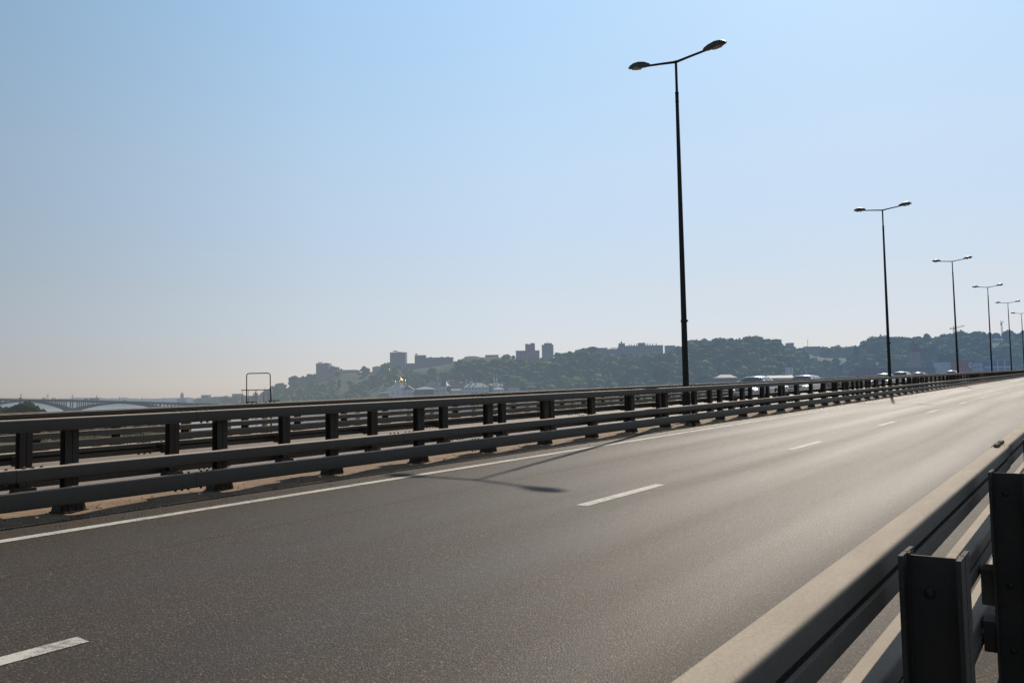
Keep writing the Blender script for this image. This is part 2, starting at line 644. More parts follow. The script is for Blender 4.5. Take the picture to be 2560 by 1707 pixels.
# grit and small stones blown against the barrier
rg_ = random.Random(3)
gb = MB()
for k in range(900):
    y_ = 2.0 + 50.0 * rg_.random() ** 1.6
    x_ = -9.95 + 0.75 * rg_.random() ** 0.8 if rg_.random() < 0.85 else -9.0 + 0.3 * rg_.random()
    r_ = rg_.uniform(0.006, 0.016) * (1 + y_ * 0.02)
    c_ = W(x_, y_, max(0.0, sandh(x_, y_)) + r_ * 0.3)
    a_ = rg_.uniform(0, 6)
    v_ = [(c_.x + r_ * math.cos(a_ + i * 1.57) * rg_.uniform(.6, 1.2), c_.y + r_ * math.sin(a_ + i * 1.57) * rg_.uniform(.6, 1.2), c_.z - r_ * .3) for i in range(4)]
    v_.append((c_.x, c_.y, c_.z + r_ * .6))
    gb.add(v_, [(0, 1, 4), (1, 2, 4), (2, 3, 4), (3, 0, 4)], 0 if rg_.random() < .75 else 1)
go_ = gb.build('grit', [m_plain('dark_grit', (0.07, 0.055, 0.042), 0.9, 0, .4, 30), m_plain('pale_grit', (0.42, 0.38, 0.32), 0.9, 0, .3, 30)])
go_['kind'] = 'stuff'

# painted markings
strip('edge_line', [-8.632 - 0.075, -8.632 + 0.075], MAT['road_paint'], lift=0.004)
strip('opposite_edge_line', [-12.55, -12.40], MAT['road_paint'], lift=0.004)
strip('outer_edge_line', [-19.75, -19.6], MAT['road_paint'], lift=0.004)
for k in range(-1, 26):
    y0 = 0.46 + 8.0 * k
    strip('lane_dash', [-5.067 - 0.075, -5.067 + 0.075], MAT['road_paint'], lift=0.004,
          ys=[y0, y0 + 1.0, y0 + 2.15])
for k in range(-1, 20):
    y0 = 3.0 + 8.0 * k
    strip('lane_dash', [-16.0, -15.85], MAT['road_paint'], lift=0.004, ys=[y0, y0 + 1.0, y0 + 2.15])

# ------------------------------------------------------------------ guardrails
def rail_profile(h0, h1, depth):
    """C section: flat face to the traffic (+u), rounded flanges, lips at the back. (u, h)"""
    r = 0.022
    pts = []
    for a in (0, 30, 60, 90):
        pts.append((-r + r * math.sin(R(90 - a)), h1 - r + r * math.sin(R(a))))
    for a in (90, 60, 30, 0):
        pts.append((-depth + r * 0.6 - r * 0.6 * math.cos(R(a)), h1 - r * 0.6 + r * 0.6 * math.sin(R(a))))
    hm = (h0 + h1) / 2
    lip = (h1 - h0) * 0.40
    pts += [(-depth, h1 - lip), (-depth + 0.012, h1 - lip), (-depth + 0.012, h1 - 0.025), (-0.012, h1 - 0.030),
            (-0.012, h0 + 0.030), (-depth + 0.012, h0 + 0.025), (-depth + 0.012, h0 + lip), (-depth, h0 + lip)]
    for a in (0, 30, 60, 90):
        pts.append((-depth + r * 0.6 - r * 0.6 * math.cos(R(a)), h0 + r * 0.6 - r * 0.6 * math.sin(R(a))))
    for a in (90, 60, 30, 0):
        pts.append((-r + r * math.sin(R(90 - a)), h0 + r - r * math.sin(R(a))))
    return pts


def rail(name, parent, xf, side, h0, h1, depth, y0, y1, mat, seam0, lift=0.0, spread=1.0, boltend=70.0, fine_end=120.0):
    prof = rail_profile(h0, h1, depth)
    mb = MB()
    # six metre beams with a hairline joint
    a = seam0
    while a > y0: a -= 6.0
    n = len(prof)
    rnd = random.Random(int(h0 * 1000) + int(abs(xf) * 10))
    while a < y1:
        b = a + 6.0 if a < fine_end else a + 30.0
        s0, s1 = max(a + 0.003, y0), min(b - 0.003, y1)
        jit = rnd.uniform(-0.0015, 0.0015)
        ju = rnd.uniform(-0.004, 0.004) if a < fine_end else 0
        stations = np.linspace(s0, s1, 3 if a < fine_end else 4)
        vs, fs = [], []
        for s in stations:
            for u, h in prof:
                vs.append(W(xf + side * (u + ju), s, h + lift + jit))
        for j in range(len(stations) - 1):
            for k in range(n):
                q = (k + 1) % n
                f = (j * n + k, (j + 1) * n + k, (j + 1) * n + q, j * n + q)
                fs.append(f if side > 0 else f[::-1])
        f0 = tuple(range(n)); f1 = tuple((len(stations) - 1) * n + k for k in range(n))
        fs += [f0, f1[::-1]] if side > 0 else [f0[::-1], f1]
        mb.add(vs, fs, 0, True)
        if b < boltend:
            for ds in [spread * q for q in (-0.27, -0.18, -0.09, 0.09, 0.18, 0.27)]:
                for hh, sg in ((h1, 1), (h0, -1)):
                    c = W(xf - side * depth * 0.45, b + ds, hh + lift)
                    c.z += 0.008 * sg
                    mb.lathe((c.x, c.y, c.z - 0.011), [(0.015, 0.0), (0.015, 0.022)], 6, 0, False)
        a = b
    o = mb.build(name, mat, parent)
    sm = o.modifiers.new('edges', 'EDGE_SPLIT')
    sm.split_angle = R(38)
    return o


def post_mesh(name, height, dx, dy, side, bracket):
    """I-section post, flanges along the road; bracket: list of (h, reach) spacers on the traffic side; split flange face"""
    mb = MB()
    t = 0.011
    hz = height
    for s in (-1, 1):
        for g in (-1, 1):
            mb.box((s * (dx / 2 - t / 2), g * (dy / 4 + 0.002), hz / 2), (t, dy / 2 - 0.004, hz))
        mb.box((s * (dx / 2 - t - 0.002), 0, hz / 2), (0.004, 0.03, hz - 0.004))
    mb.box((0, 0, hz / 2 - 0.004), (dx - 2 * t - 0.001, 0.009, hz - 0.008))
    # bolt heads on the web
    for h in (hz - 0.10, hz * 0.55, hz * 0.30):
        mb.tube([(-0.012, -0.004, h), (-0.012, -0.011, h)], 0.013, 10)
    for h, reach, w in bracket:
        mb.box((side * (dx / 2 + reach / 2 + 0.001), 0, h), (reach, dy * 0.8, w))
        mb.box((side * (dx / 2 + reach / 2 + 0.001), -0.002, h + w / 2 + 0.004), (reach, dy * 0.95, 0.006))
    return mb.mesh(name, MAT['steel_post'])


def base_mesh(name, dx, dy):
    mb = MB()
    mb.box((0, 0, 0.012), (dx + 0.13, dy + 0.17, 0.024))
    mb.box((0, 0, 0.024 + 0.075), (dx + 0.075, dy + 0.15, 0.15), taper=0.80)
    for s in (-1, 1):           # gusset plates
        for g in (-1, 1):
            x = s * (dx / 2 + 0.001)
            y = g * dy * 0.33
            mb.add([(x, y - 0.005, 0.024), (x + s * 0.055, y - 0.005, 0.024), (x, y - 0.005, 0.20),
                    (x, y + 0.005, 0.024), (x + s * 0.055, y + 0.005, 0.024), (x, y + 0.005, 0.20)],
                   [(0, 1, 2), (5, 4, 3), (0, 3, 4, 1), (1, 4, 5, 2), (2, 5, 3, 0)])
            mb.lathe((s * (dx / 2 + 0.04), g * (dy / 2 + 0.035), 0.024), [(0.02, 0), (0.02, 0.018), (0.010, 0.018), (0.010, 0.05)], 6, 0, False)
    return mb.mesh(name, MAT['steel_post'])


def posts(parent, xp, y0, step, n, me, base, lift=0.0, nbase=24, extra=0, me_far=None, jitter=0.0):
    rnd = random.Random(int(abs(xp) * 100))
    for k in range(n):
        y = y0 + step * k
        o = link('post', me, parent)
        o.location = W(xp, y, lift)
        o.rotation_euler = (0, rnd.uniform(-jitter, jitter), rnd.uniform(-jitter, jitter) * 2)
        if k < nbase and base is not None:
            link('base_plate', base, o)
    if extra:
        mb = MB()
        for k in range(n, n + extra):
            c = W(xp, y0 + step * k, lift)
            mb.box((c.x, c.y, c.z + 0.53), (0.13, 0.15, 1.0))
        far = mb.build('post', MAT['steel_post'], parent)
        far['kind'] = 'stuff'


BR3 = [(0.50, 0.14, 0.12), (0.23, 0.14, 0.14)]
# front row of the central barrier
g1 = empty('guardrail', W(-9.6, 10, 0), 'dark three rail crash barrier before the lamp posts, standing on sand beside the road', 'guardrail', 'central crash barriers')
g1.location = (0, 0, 0)
XP = -9.76
pm1 = post_mesh('central_post', 0.985, 0.134, 0.15, 1, BR3)
bm1 = base_mesh('post_base', 0.134, 0.15)
for nm, h0, h1, se in (('top_rail', 0.965, 1.105, 6.3), ('middle_rail', 0.43, 0.575, 4.15), ('bottom_rail', 0.13, 0.325, 6.3)):
    rail(nm, g1, XP + 0.29, 1, h0, h1, 0.085, -10, 420, MAT['steel'], se)
posts(g1, XP, 4.843 - 8, 2.0, 100, pm1, bm1, extra=100, nbase=34, jitter=0.006)

# second row, behind the lamp posts, facing the other carriageway
g2 = empty('guardrail', (0, 0, 0), 'dark crash barrier behind the lamp posts, its hollow back turned to the camera', 'guardrail', 'central crash barriers')
XP2 = -11.30
pm2 = post_mesh('rear_central_post', 0.985, 0.134, 0.15, -1, BR3)
for nm, h0, h1, se in (('top_rail', 0.965, 1.105, 8.9), ('middle_rail', 0.45, 0.60, 7.0), ('bottom_rail', 0.13, 0.30, 8.0)):
    rail(nm, g2, XP2 - 0.29, -1, h0, h1, 0.085, -10, 420, MAT['steel'], se, lift=0.02)
posts(g2, XP2, 5.03 - 8.3, 2.075, 100, pm2, bm1, lift=0.01, extra=90, nbase=20, jitter=0.006)

# outer barrier of the far carriageway
g3 = empty('guardrail', (0, 0, 0), 'outer steel crash barrier beyond the opposite carriageway, in front of the beige footway parapet', 'guardrail')
XP3 = -21.08
pm3 = post_mesh('outer_post', 0.985, 0.134, 0.17, 1, BR3)
for nm, h0, h1, se in (('top_rail', 0.965, 1.105, 9.5), ('middle_rail', 0.45, 0.595, 10.0), ('bottom_rail', 0.19, 0.375, 12.0)):
    rail(nm, g3, XP3 + 0.29, 1, h0, h1, 0.085, -10, 420, MAT['steel'], se)
posts(g3, XP3, 11.65 - 8, 2.0, 100, pm3, bm1, extra=90, nbase=12)

# near barrier beside the camera
g4 = empty('guardrail', (0, 0, 0), 'nearest steel crash barrier with sunlit dusty top running out of the lower right corner', 'guardrail')
XF4 = -0.598
BR4 = [(0.615, 0.05, 0.15), (0.40, 0.05, 0.13)]
pm4 = post_mesh('near_post', 1.130, 0.140, 0.15, -1, BR4)
bm4 = base_mesh('near_base', 0.150, 0.15)
for nm, h0, h1, se in (('top_rail', 0.962, 1.105, 6.05), ('middle_rail', 0.645, 0.79, 4.1), ('bottom_rail', 0.335, 0.475, 2.2)):
    rail(nm, g4, XF4, -1, h0, h1, 0.097, -6, 60, MAT['steel_near'], se, spread=0.62, boltend=20 if nm == 'top_rail' else -10)
posts(g4, -0.37, 0.335, 2.0, 16, pm4, bm4, nbase=8)

# ------------------------------------------------------------------ parapet of the far footway
par = empty('parapet', (0, 0, 0), 'beige painted footway parapet on the far edge of the bridge, seen through the crash barriers', 'parapet')
mbp = MB()
YP = [-6 + 6 * i for i in range(40)]
for h, s in ((1.00, 0.07), (0.20, 0.14)):
    for a, b in zip(YP[:-1], YP[1:]):
        p0, p1 = W(-24.2, a, h), W(-24.2, b, h)
        mbp.add([(p0.x - s / 2, p0.y, p0.z - s / 2), (p0.x + s / 2, p0.y, p0.z - s / 2), (p0.x + s / 2, p0.y, p0.z + s / 2), (p0.x - s / 2, p0.y, p0.z + s / 2),
                 (p1.x - s / 2, p1.y, p1.z - s / 2), (p1.x + s / 2, p1.y, p1.z - s / 2), (p1.x + s / 2, p1.y, p1.z + s / 2), (p1.x - s / 2, p1.y, p1.z + s / 2)],
                [(0, 1, 5, 4), (1, 2, 6, 5), (2, 3, 7, 6), (3, 0, 4, 7), (3, 2, 1, 0), (4, 5, 6, 7)])
    mbp.build('handrail' if h > 0.5 else 'lower_rail', MAT['parapet'], par)
    mbp = MB()
pmm = MB()
pmm.box((0, 0, 0.475), (0.13, 0.13, 0.95))
pmm.box((0, 0, 0.02), (0.20, 0.20, 0.04))
pme = pmm.mesh('parapet_post', MAT['parapet'])
for k in range(90):
    link('post', pme, par, W(-24.2, 8.3 + 1.5 * k, 0.012))

# tubular frame and ladder head by the parapet
cf = at(646, 1004, 27.5)
hoop = empty('access_frame', (cf.x, cf.y, cf.z - 1.6), 'thin brown tubular hoop with a low handrail, standing beyond the outer crash barrier', 'metal frame', rz=YAW)
mb = MB()
SC = 27.5 / FPX                      # metres per source pixel there
hw, hh = 29.5 * SC, 71 * SC
mb.tube([(-hw - .02, 0, 0.2), (-hw - 0.0, 0, 1.6 + hh * 0.3), (-hw, 0, 1.6 + hh - 0.06), (-hw + 0.025, 0, 1.6 + hh - 0.02), (-hw + 0.07, 0, 1.6 + hh),
         (hw - 0.07, 0, 1.6 + hh), (hw - 0.025, 0, 1.6 + hh - 0.02), (hw, 0, 1.6 + hh - 0.06), (hw + 0.01, 0, 1.6 + hh * 0.3), (hw + 0.02, 0, 0.2)], 0.017, 8)
mb.build('hoop', MAT['frame'], hoop)
mb = MB()
for x in (-hw - .008, hw + .016):
    mb.tube([(x + .012, 0.02, 0.2), (x + .012, 0.02, 1.6 + 31 * SC)], 0.026, 8)
mb.build('stanchion', MAT['frame'], hoop)
mb = MB()
mb.tube([(-hw - 12 * SC, -0.05, 1.6 + 29.5 * SC), (hw + 2 * SC, -0.05, 1.6 + 29.5 * SC)], 0.014, 8)
mb.build('handrail', MAT['frame'], hoop)
for x in (-hw - 10 * SC, -hw + 6 * SC, -hw + 25 * SC, hw - 15 * SC):
    MB().tube([(x, -0.05, 0.2), (x, -0.05, 1.6 + 29 * SC)], 0.0075, 6).build('baluster', MAT['frame'], hoop)
mb = MB()
mb.box((-hw + 13 * SC, -0.1, 1.6 - 0.5 * SC), (26 * SC, 0.08, 0.03)).box((hw + 12 * SC, -0.1, 1.6 + 2 * SC), (28 * SC, 0.08, 0.035))
mb.build('step', MAT['frame'], hoop)

# ------------------------------------------------------------------ street lamps
LH = 11.16


def make_lamp():
    root = empty('street_lamp', W(-10.3, 23.53), '', 'street lamp', 'street lamps on the central strip')
    mb = MB()
    mb.lathe((0, 0, -0.1), [(0.125, 0.0), (0.125, 0.9), (0.112, 0.95), (0.112, 1.0)], 12)
    mb.lathe((0, 0, 0), [(0.097, 0.85), (0.078, 4.6), (0.052, LH - 1.05)], 12)
    mb.build('pole', MAT['lamp'], root)
    mb = MB()
    mb.lathe((0, 0, 0), [(0.060, LH - 1.29), (0.060, LH - 1.25), (0.054, LH - 1.25), (0.054, LH - 1.02), (0.060, LH - 1.02), (0.060, LH - 0.98), (0.040, LH - 0.98)], 12)
    mb.build('collar', MAT['lamp'], root)
    mb = MB()
    mb.lathe((0, 0, 0), [(0.042, LH - 1.1), (0.040, LH + 0.02)], 10)
    mb.build('spigot', MAT['lamp'], root)
    mb = MB()
    mb.lathe((0, 0, 0), [(0.10, 3.02), (0.10, 3.10)], 10)
    mb.box((0.10, -0.08, 3.06), (0.12, 0.05, 0.05))
    mb.build('clamp', MAT['lamp'], root)
    mb = MB()
    mb.box((0.0, -0.112, 0.55), (0.13, 0.03, 0.42))
    mb.build('access_door', MAT['lamp'], root)
    for s in (-1, 1):
        mb = MB()
        mb.tube([(0, 0, LH - 0.02), (s * 0.5, 0, LH + 0.045), (s * 1.02, 0, LH + 0.105)], [0.040, 0.036, 0.034], 10)
        arm = mb.build('arm', MAT['lamp'], root)
        # cobra head
        mb = MB()
        prof = [(l_ * .90, w_ * .90, h_ * 1.22, d_) for l_, w_, h_, d_ in [(0.0, .055, .050, 0.0), (0.06, .085, .075, .005), (0.20, .125, .105, .012), (0.42, .155, .120, .02), (0.60, .140, .105, .015), (0.74, .095, .070, .0), (0.82, .03, .025, -.008)]]
        vs, fs = [], []
        n = 14
        for l, w, h, dz in prof:
            for k in range(n):
                a = 2 * PI * k / n
                zz = math.sin(a)
                vs.append((s * (0.90 + l), math.cos(a) * w, LH + 0.105 + 0.10 * l + dz + (zz * h if zz > 0 else zz * h * 0.45)))
        for j in range(len(prof) - 1):
            for k in range(n):
                q = (k + 1) % n
                f = (j * n + k, j * n + q, (j + 1) * n + q, (j + 1) * n + k)
                fs.append(f[::-1] if s > 0 else f)
        fs.append(tuple(range(n))); fs.append(tuple((len(prof) - 1) * n + k for k in range(n)))
        mb.add(vs, fs, 0, True)
        head = mb.build('lamp_head', MAT['lamp_head'], root)
        mb = MB()
        vs, fs = [], []
        rings = [(1.0, 0.0), (0.9, -0.022), (0.62, -0.038), (0.25, -0.046)]
        cx, cz = s * (0.90 + 0.45), LH + 0.105 + 0.045 - 0.052
        for k_, z_ in rings:
            for k in range(12):
                a = 2 * PI * k / 12
                vs.append((cx + math.cos(a) * 0.18 * k_, math.sin(a) * 0.10 * k_, cz + z_ + s * math.cos(a) * 0.20 * k_ * 0.10))
        for j in range(3):
            for k in range(12):
                q = (k + 1) % 12
                fs.append((j * 12 + k, (j + 1) * 12 + k, (j + 1) * 12 + q, j * 12 + q))
        fs.append(tuple(36 + k for k in range(12))[::-1])
        mb.add(vs, fs, 0, True)
        mb.build('lamp_glass', MAT['lamp_glass'], head)
    return root


lamp0 = make_lamp()
lamp_lbl = ['tall double arm street lamp nearest the camera, rising from the central strip',
            'second double arm street lamp, its foot beside the cars near the end of the barrier',
            'third double arm street lamp along the central strip, a distant crane behind it',
            'fourth double arm street lamp along the central strip',
            'fifth double arm street lamp, between the blue roadside building and the right edge',
            'sixth double arm street lamp, cut by the right edge of the photo',
            'seventh double arm street lamp, the farthest in the row']
for n in range(6):
    l = lamp0 if n == 0 else copy_tree(lamp0)
    l.location = W(-10.3, 23.531 + 29.981 * n)
    l['label'] = lamp_lbl[n]
    l.rotation_euler = (0, R([0.0, 0.1, -0.1, 0.15, -0.1, 0.05][n]), R([0, 1.5, -1.5, 1, 0, 1][n]))
# ------------------------------------------------------------------ cars
def m_car(name, col, metal=0.3):
    t = NT(name)
    t.set(Base_Color=col, Roughness=0.28, Metallic=metal)
    t.bsdf.inputs['Coat Weight'].default_value = 0.45
    t.bsdf.inputs['Coat Roughness'].default_value = 0.06
    return t.done()


def m_glass(name, col, rough=0.06):
    t = NT(name)
    t.set(Base_Color=col, Roughness=rough)
    t.bsdf.inputs['Specular IOR Level'].default_value = 0.5
    return t.done()


MAT['car_glass'] = m_glass('car_glass', (0.11, 0.15, 0.21))
MAT['tyre'] = m_plain('tyre_rubber', (0.018, 0.018, 0.018), 0.8, 0, 0.2, 30)
MAT['rim'] = m_plain('alloy_rim', (0.35, 0.35, 0.36), 0.35, 0.8, 0.1, 20)
MAT['trim'] = m_plain('black_trim', (0.016, 0.016, 0.017), 0.5, 0, 0.2, 20)
def m_lit(name, col, emit, k):
    t = NT(name)
    t.set(Base_Color=col, Roughness=0.1, Emission_Color=emit, Emission_Strength=k)
    return t.done()


MAT['headlight'] = m_lit('headlight_lit', (0.75, 0.76, 0.78), (1.0, 0.93, 0.85), 1.6)
MAT['indicator'] = m_glass('indicator_glass', (0.85, 0.28, 0.05), 0.15)
MAT['plate'] = m_plain('plate_white', (0.7, 0.7, 0.68), 0.5, 0, 0.1, 10)


def make_car(label, paint, tall=1.45, wagon=False, length=4.3):
    root = empty('car', (0, 0, 0), label, 'car', 'cars driving on the opposite carriageway')
    hl = length / 2
    k = tall / 1.45
    rz = tall - 0.02
    st = [(-hl, .62, .42, .78), (-hl + .06, .74, .34, .88), (-hl + .3, .82, .26, .94 if wagon else .98), (-1.35, .845, .22, .96), (-.4, .855, .20, .95),
          (.5, .855, .20, .93), (.95, .85, .20, .92), (1.35, .84, .20, .86), (hl - .35, .82, .22, .78), (hl - .12, .76, .22, .70), (hl - .02, .66, .26, .62), (hl, .60, .34, .54)]

    def sec(x, w, zb, zt):
        h = zt - zb
        half = [(0, zb), (w * .86, zb), (w * .97, zb + h * .16), (w, zb + h * .42), (w * .985, zb + h * .70), (w * .94, zb + h * .90), (w * .84, zt), (0, zt + .025)]
        return [(x, y, z) for y, z in half] + [(x, -y, z) for y, z in half[-2:0:-1]]
    body = MB()
    rings = [sec(*s) for s in st]
    n = len(rings[0])
    vs = [v for r in rings for v in r]
    fs = []
    for j in range(len(rings) - 1):
        for q in range(n):
            e = (q + 1) % n
            fs.append((j * n + q, (j + 1) * n + q, (j + 1) * n + e, j * n + e))
    fs.append(tuple(range(n)))
    fs.append(tuple((len(rings) - 1) * n + q for q in range(n - 1, -1, -1)))
    body.add(vs, fs, 0, True)
    rear = -1.95 if wagon else -1.62
    rr = -1.62 if wagon else -0.98
    gx = [1.04, .97, .36, .28, .22, -.38, -.46, rr + .06, rr - .02, rear + .08, rear]
    belt = .925

    def gsec(x):
        if x >= .30: u = (1.04 - x) / (1.04 - .30)
        elif x <= rr: u = (x - rear) / (rr - rear)
        else: u = 1.0
        u = max(0.0, min(1.0, u))
        s = math.sin(u * PI / 2) if u < 1 else 1.0
        u2 = u * .75 + s * .25
        crown = 0.03 * (1 - ((x + .35) / .9) ** 2) if rr < x < .30 else 0.0
        zr = belt + (rz - belt) * u2 + crown
        wb = .80
        wt = .80 - .22 * u2
        return [(wb, belt - .02), (wb * .5 + wt * .5 + .02, belt + (zr - belt) * .5), (wt, zr - .055 * u2), (wt - .10, zr), (0, zr + .02 * u2)]
    half = [gsec(x) for x in gx]
    groups = {'body': MB(), 'windscreen': MB(), 'rear_window': MB(), 'side': {}}
    for j in range(len(gx) - 1):
        for q in range(4):
            for s in (1, -1):
                a, b, c, d = half[j][q], half[j][q + 1], half[j + 1][q + 1], half[j + 1][q]
                P = [(gx[j], s * a[0], a[1]), (gx[j], s * b[0], b[1]), (gx[j + 1], s * c[0], c[1]), (gx[j + 1], s * d[0], d[1])]
                f = (0, 1, 2, 3) if s > 0 else (3, 2, 1, 0)
                tgt = groups['body']
                if q >= 2 and j == 1: tgt = groups['windscreen']
                elif q >= 2 and j == 8: tgt = groups['rear_window']
                elif q < 2 and j in (4, 6) or (wagon and q < 2 and j == 7 and False):
                    tgt = groups['side'].setdefault((j, s), MB())
                elif q < 2 and j in (2, 3):
                    tgt = groups['body']
                tgt.add(P, [f], 0, True)
    b = len(body.v)
    body.v += groups['body'].v
    body.f += [tuple(b + i for i in f) for f in groups['body'].f]
    body.m += [0] * len(groups['body'].f); body.s += [True] * len(groups['body'].f)
    o = body.build('body', paint, root)
    wd = o.modifiers.new('weld', 'WELD'); wd.merge_threshold = 0.002
    groups['windscreen'].build('windscreen', MAT['car_glass'], root)
    groups['rear_window'].build('rear_window', MAT['car_glass'], root)
    for mbx in groups['side'].values():
        mbx.build('side_window', MAT['car_glass'], root)
    for s in (1, -1):
        mb = MB()
        mb.lathe((0, 0, 0), [(0.02, -.11), (.13, -.11), (.16, -.05), (.135, 0.05), (.02, .06)], 10)
        hd = MB()
        hd.add([(hl - .30, s * .80, .62), (hl - .10, s * .74, .58), (hl - .015, s * .47, .56), (hl - .02, s * .48, .66), (hl - .13, s * .72, .71), (hl - .34, s * .78, .75),
                (hl - .22, s * .60, .60), (hl - .25, s * .60, .72)],
               [(0, 1, 4, 5), (1, 2, 3, 4), (0, 6, 2, 1), (3, 7, 5, 4), (2, 6, 7, 3), (0, 5, 7, 6)], 0, False)
        h = hd.build('headlight', MAT['headlight'], root)
        MB().box((hl - .14, s * .765, .585), (.10, .05, .06)).build('indicator', MAT['indicator'], h)
        mm = MB()
        mm.lathe((0.72, s * .93, .97), [(.02, -.07), (.085, -.05), (.10, .0), (.08, .05), (.02, .07)], 8)
        mm.box((.72, s * .85, .95), (.06, .12, .03))
        mm.build('mirror', paint, root)
        MB().box((-hl + .05, s * .62, .80), (.06, .22, .20)).build('tail_light', MAT['indicator'], root)
        for wx in (1.33, -1.28):
            mb = MB()
            mb.tube([(wx, s * .69, .31), (wx, s * .70, .31), (wx, s * .845, .31), (wx, s * .865, .31)], [.27, .305, .305, .28], 20)
            w = mb.build('wheel', MAT['tyre'], root)
            mb = MB()
            mb.tube([(wx, s * .86, .31), (wx, s * .872, .31)], [.20, .18], 14)
            mb.build('rim', MAT['rim'], w)
            mb = MB()
            mb.tube([(wx, s * .70, .33), (wx, s * .852, .33)], [.37, .37], 20)
            mb.build('wheel_arch', MAT['trim'], root)
    MB().box((hl - .03, 0, .58), (.05, .80, .10)).box((hl - .0, 0, .33), (.05, 1.0, .13)).build('grille', MAT['trim'], root)
    MB().box((hl + .012, 0, .45), (.015, .52, .11)).build('number_plate', MAT['plate'], root)
    return root


WHITE = m_car('white_car_paint', (0.78, 0.78, 0.80), 0.0)
SILVER = m_car('silver_car_paint', (0.55, 0.55, 0.60), 0.5)
DARK = m_car('dark_car_paint', (0.035, 0.037, 0.042), 0.3)
BLUE = m_car('grey_blue_car_paint', (0.30, 0.34, 0.42), 0.4)


def place_car(c, p, lane, rz=0.0):
    # where along the lane the car's middle lies
    lo, hi = 5.0, 400.0
    for _ in range(60):
        m = (lo + hi) / 2
        if proj(W(lane, m, 0.7))[0] < p: lo = m
        else: hi = m
    c.location = W(lane, lo, 0.004)
    c.rotation_euler = (0, math.atan(GR), -PI / 2 + rz)
    return lo


place_car(make_car('silver sedan nearest the camera on the opposite carriageway, blue windscreen above the barrier', SILVER, 1.38), 1888, -16.9)
place_car(make_car('white hatchback with a glinting headlight, following the silver sedan beside the second lamp gap', WHITE, 1.36, True, 4.1), 2010, -17.0)
place_car(make_car('low silver car half hidden by the foot of the second street lamp', BLUE, 1.29), 2210, -17.3)
place_car(make_car('white car just right of the foot of the second street lamp', WHITE, 1.42, True), 2253, -17.4)
place_car(make_car('dark car with a bright glint on its roof, between the second and third street lamps', DARK, 1.30), 2296, -17.6)
place_car(make_car('distant white car left of the foot of the third street lamp', WHITE, 1.38, True), 2379, -18.0)

# something dropped under the barrier
dbr = MB()
for a0 in range(6):
    a, b = PI * 0.15 + a0 * 0.42, PI * 0.15 + (a0 + 1) * 0.42
    r = 0.16
    dbr.add([(-r * math.cos(a), -.09, r * math.sin(a) * .8), (-r * math.cos(b), -.09, r * math.sin(b) * .8), (-r * math.cos(b), .09, r * math.sin(b) * .8), (-r * math.cos(a), .09, r * math.sin(a) * .8)], [(0, 1, 2, 3)], 0, True)
    r2 = 0.14
    dbr.add([(-r2 * math.cos(a), -.09, r2 * math.sin(a) * .8), (-r2 * math.cos(b), -.09, r2 * math.sin(b) * .8), (-r2 * math.cos(b), .09, r2 * math.sin(b) * .8), (-r2 * math.cos(a), .09, r2 * math.sin(a) * .8)], [(3, 2, 1, 0)], 0, True)
o = dbr.build('debris', m_plain('rusty_scrap', (0.10, 0.075, 0.05), 0.8, 0, 0.4, 20))
o.location = W(-9.45, 21.75, 0.0)
o.rotation_euler = (0, 0, 0.9)
tag(o, 'bent rusty scrap lying on the sand under the central barrier near the first lamp', 'debris')

# ------------------------------------------------------------------ water and far ground
ZW = -13.5


def sheet(name, pts, z, mat):
    me = bpy.data.meshes.new(name)
    me.from_pydata([(x, y, z) for x, y in pts], [], [tuple(range(len(pts)))])
    me.materials.append(mat)
    me.update()
    o = link(name, me)
    o['kind'] = 'structure'
    return o


sheet('water', [(-6000, -1500), (1500, -1500), (1500, 6000), (-6000, 6000)], ZW, MAT['water'])

SKY = [(430, 1003), (520, 1003), (600, 1003), (640, 1001), (655, 993), (670, 984), (680, 970), (690, 966), (722, 962), (727, 953), (761, 947), (800, 940), (829, 935), (840, 926), (898, 926), (928, 921), (972, 916), (1017, 913), (1060, 912), (1133, 908),
       (1151, 900), (1163, 895), (1199, 892), (1243, 889), (1265, 888), (1300, 888), (1348, 889), (1393, 886), (1429, 883), (1453, 875), (1476, 870), (1518, 878), (1551, 876), (1600, 876), (1660, 872), (1685, 866), (1703, 869), (1738, 854),
       (1792, 846), (1843, 850), (1872, 843), (1893, 841), (1914, 848), (1941, 849), (1958, 854), (1984, 862), (1991, 869), (2051, 869), (2086, 867), (2113, 864), (2131, 869), (2155, 862), (2170, 854), (2188, 849), (2211, 846), (2244, 846),
       (2292, 846), (2319, 843), (2336, 847), (2366, 838), (2423, 834), (2459, 831), (2488, 836), (2518, 831), (2560, 829), (2800, 826), (3300, 822)]
SKX = [a for a, b in SKY]; SKYY = [b for a, b in SKY]


def skyl(p): return float(np.interp(p, SKX, SKYY))
def d_ridge(p): return float(np.interp(p, [430, 560, 700, 1000, 1300, 1700, 1960, 2040, 2120, 2190, 2560, 3300], [1500, 1400, 1250, 1150, 1060, 960, 930, 1120, 1120, 950, 950, 950]))
def d_shore(p): return float(np.interp(p, [430, 560, 700, 1000, 1300, 1700, 2560, 3300], [1350, 1150, 960, 860, 800, 740, 660, 640]))


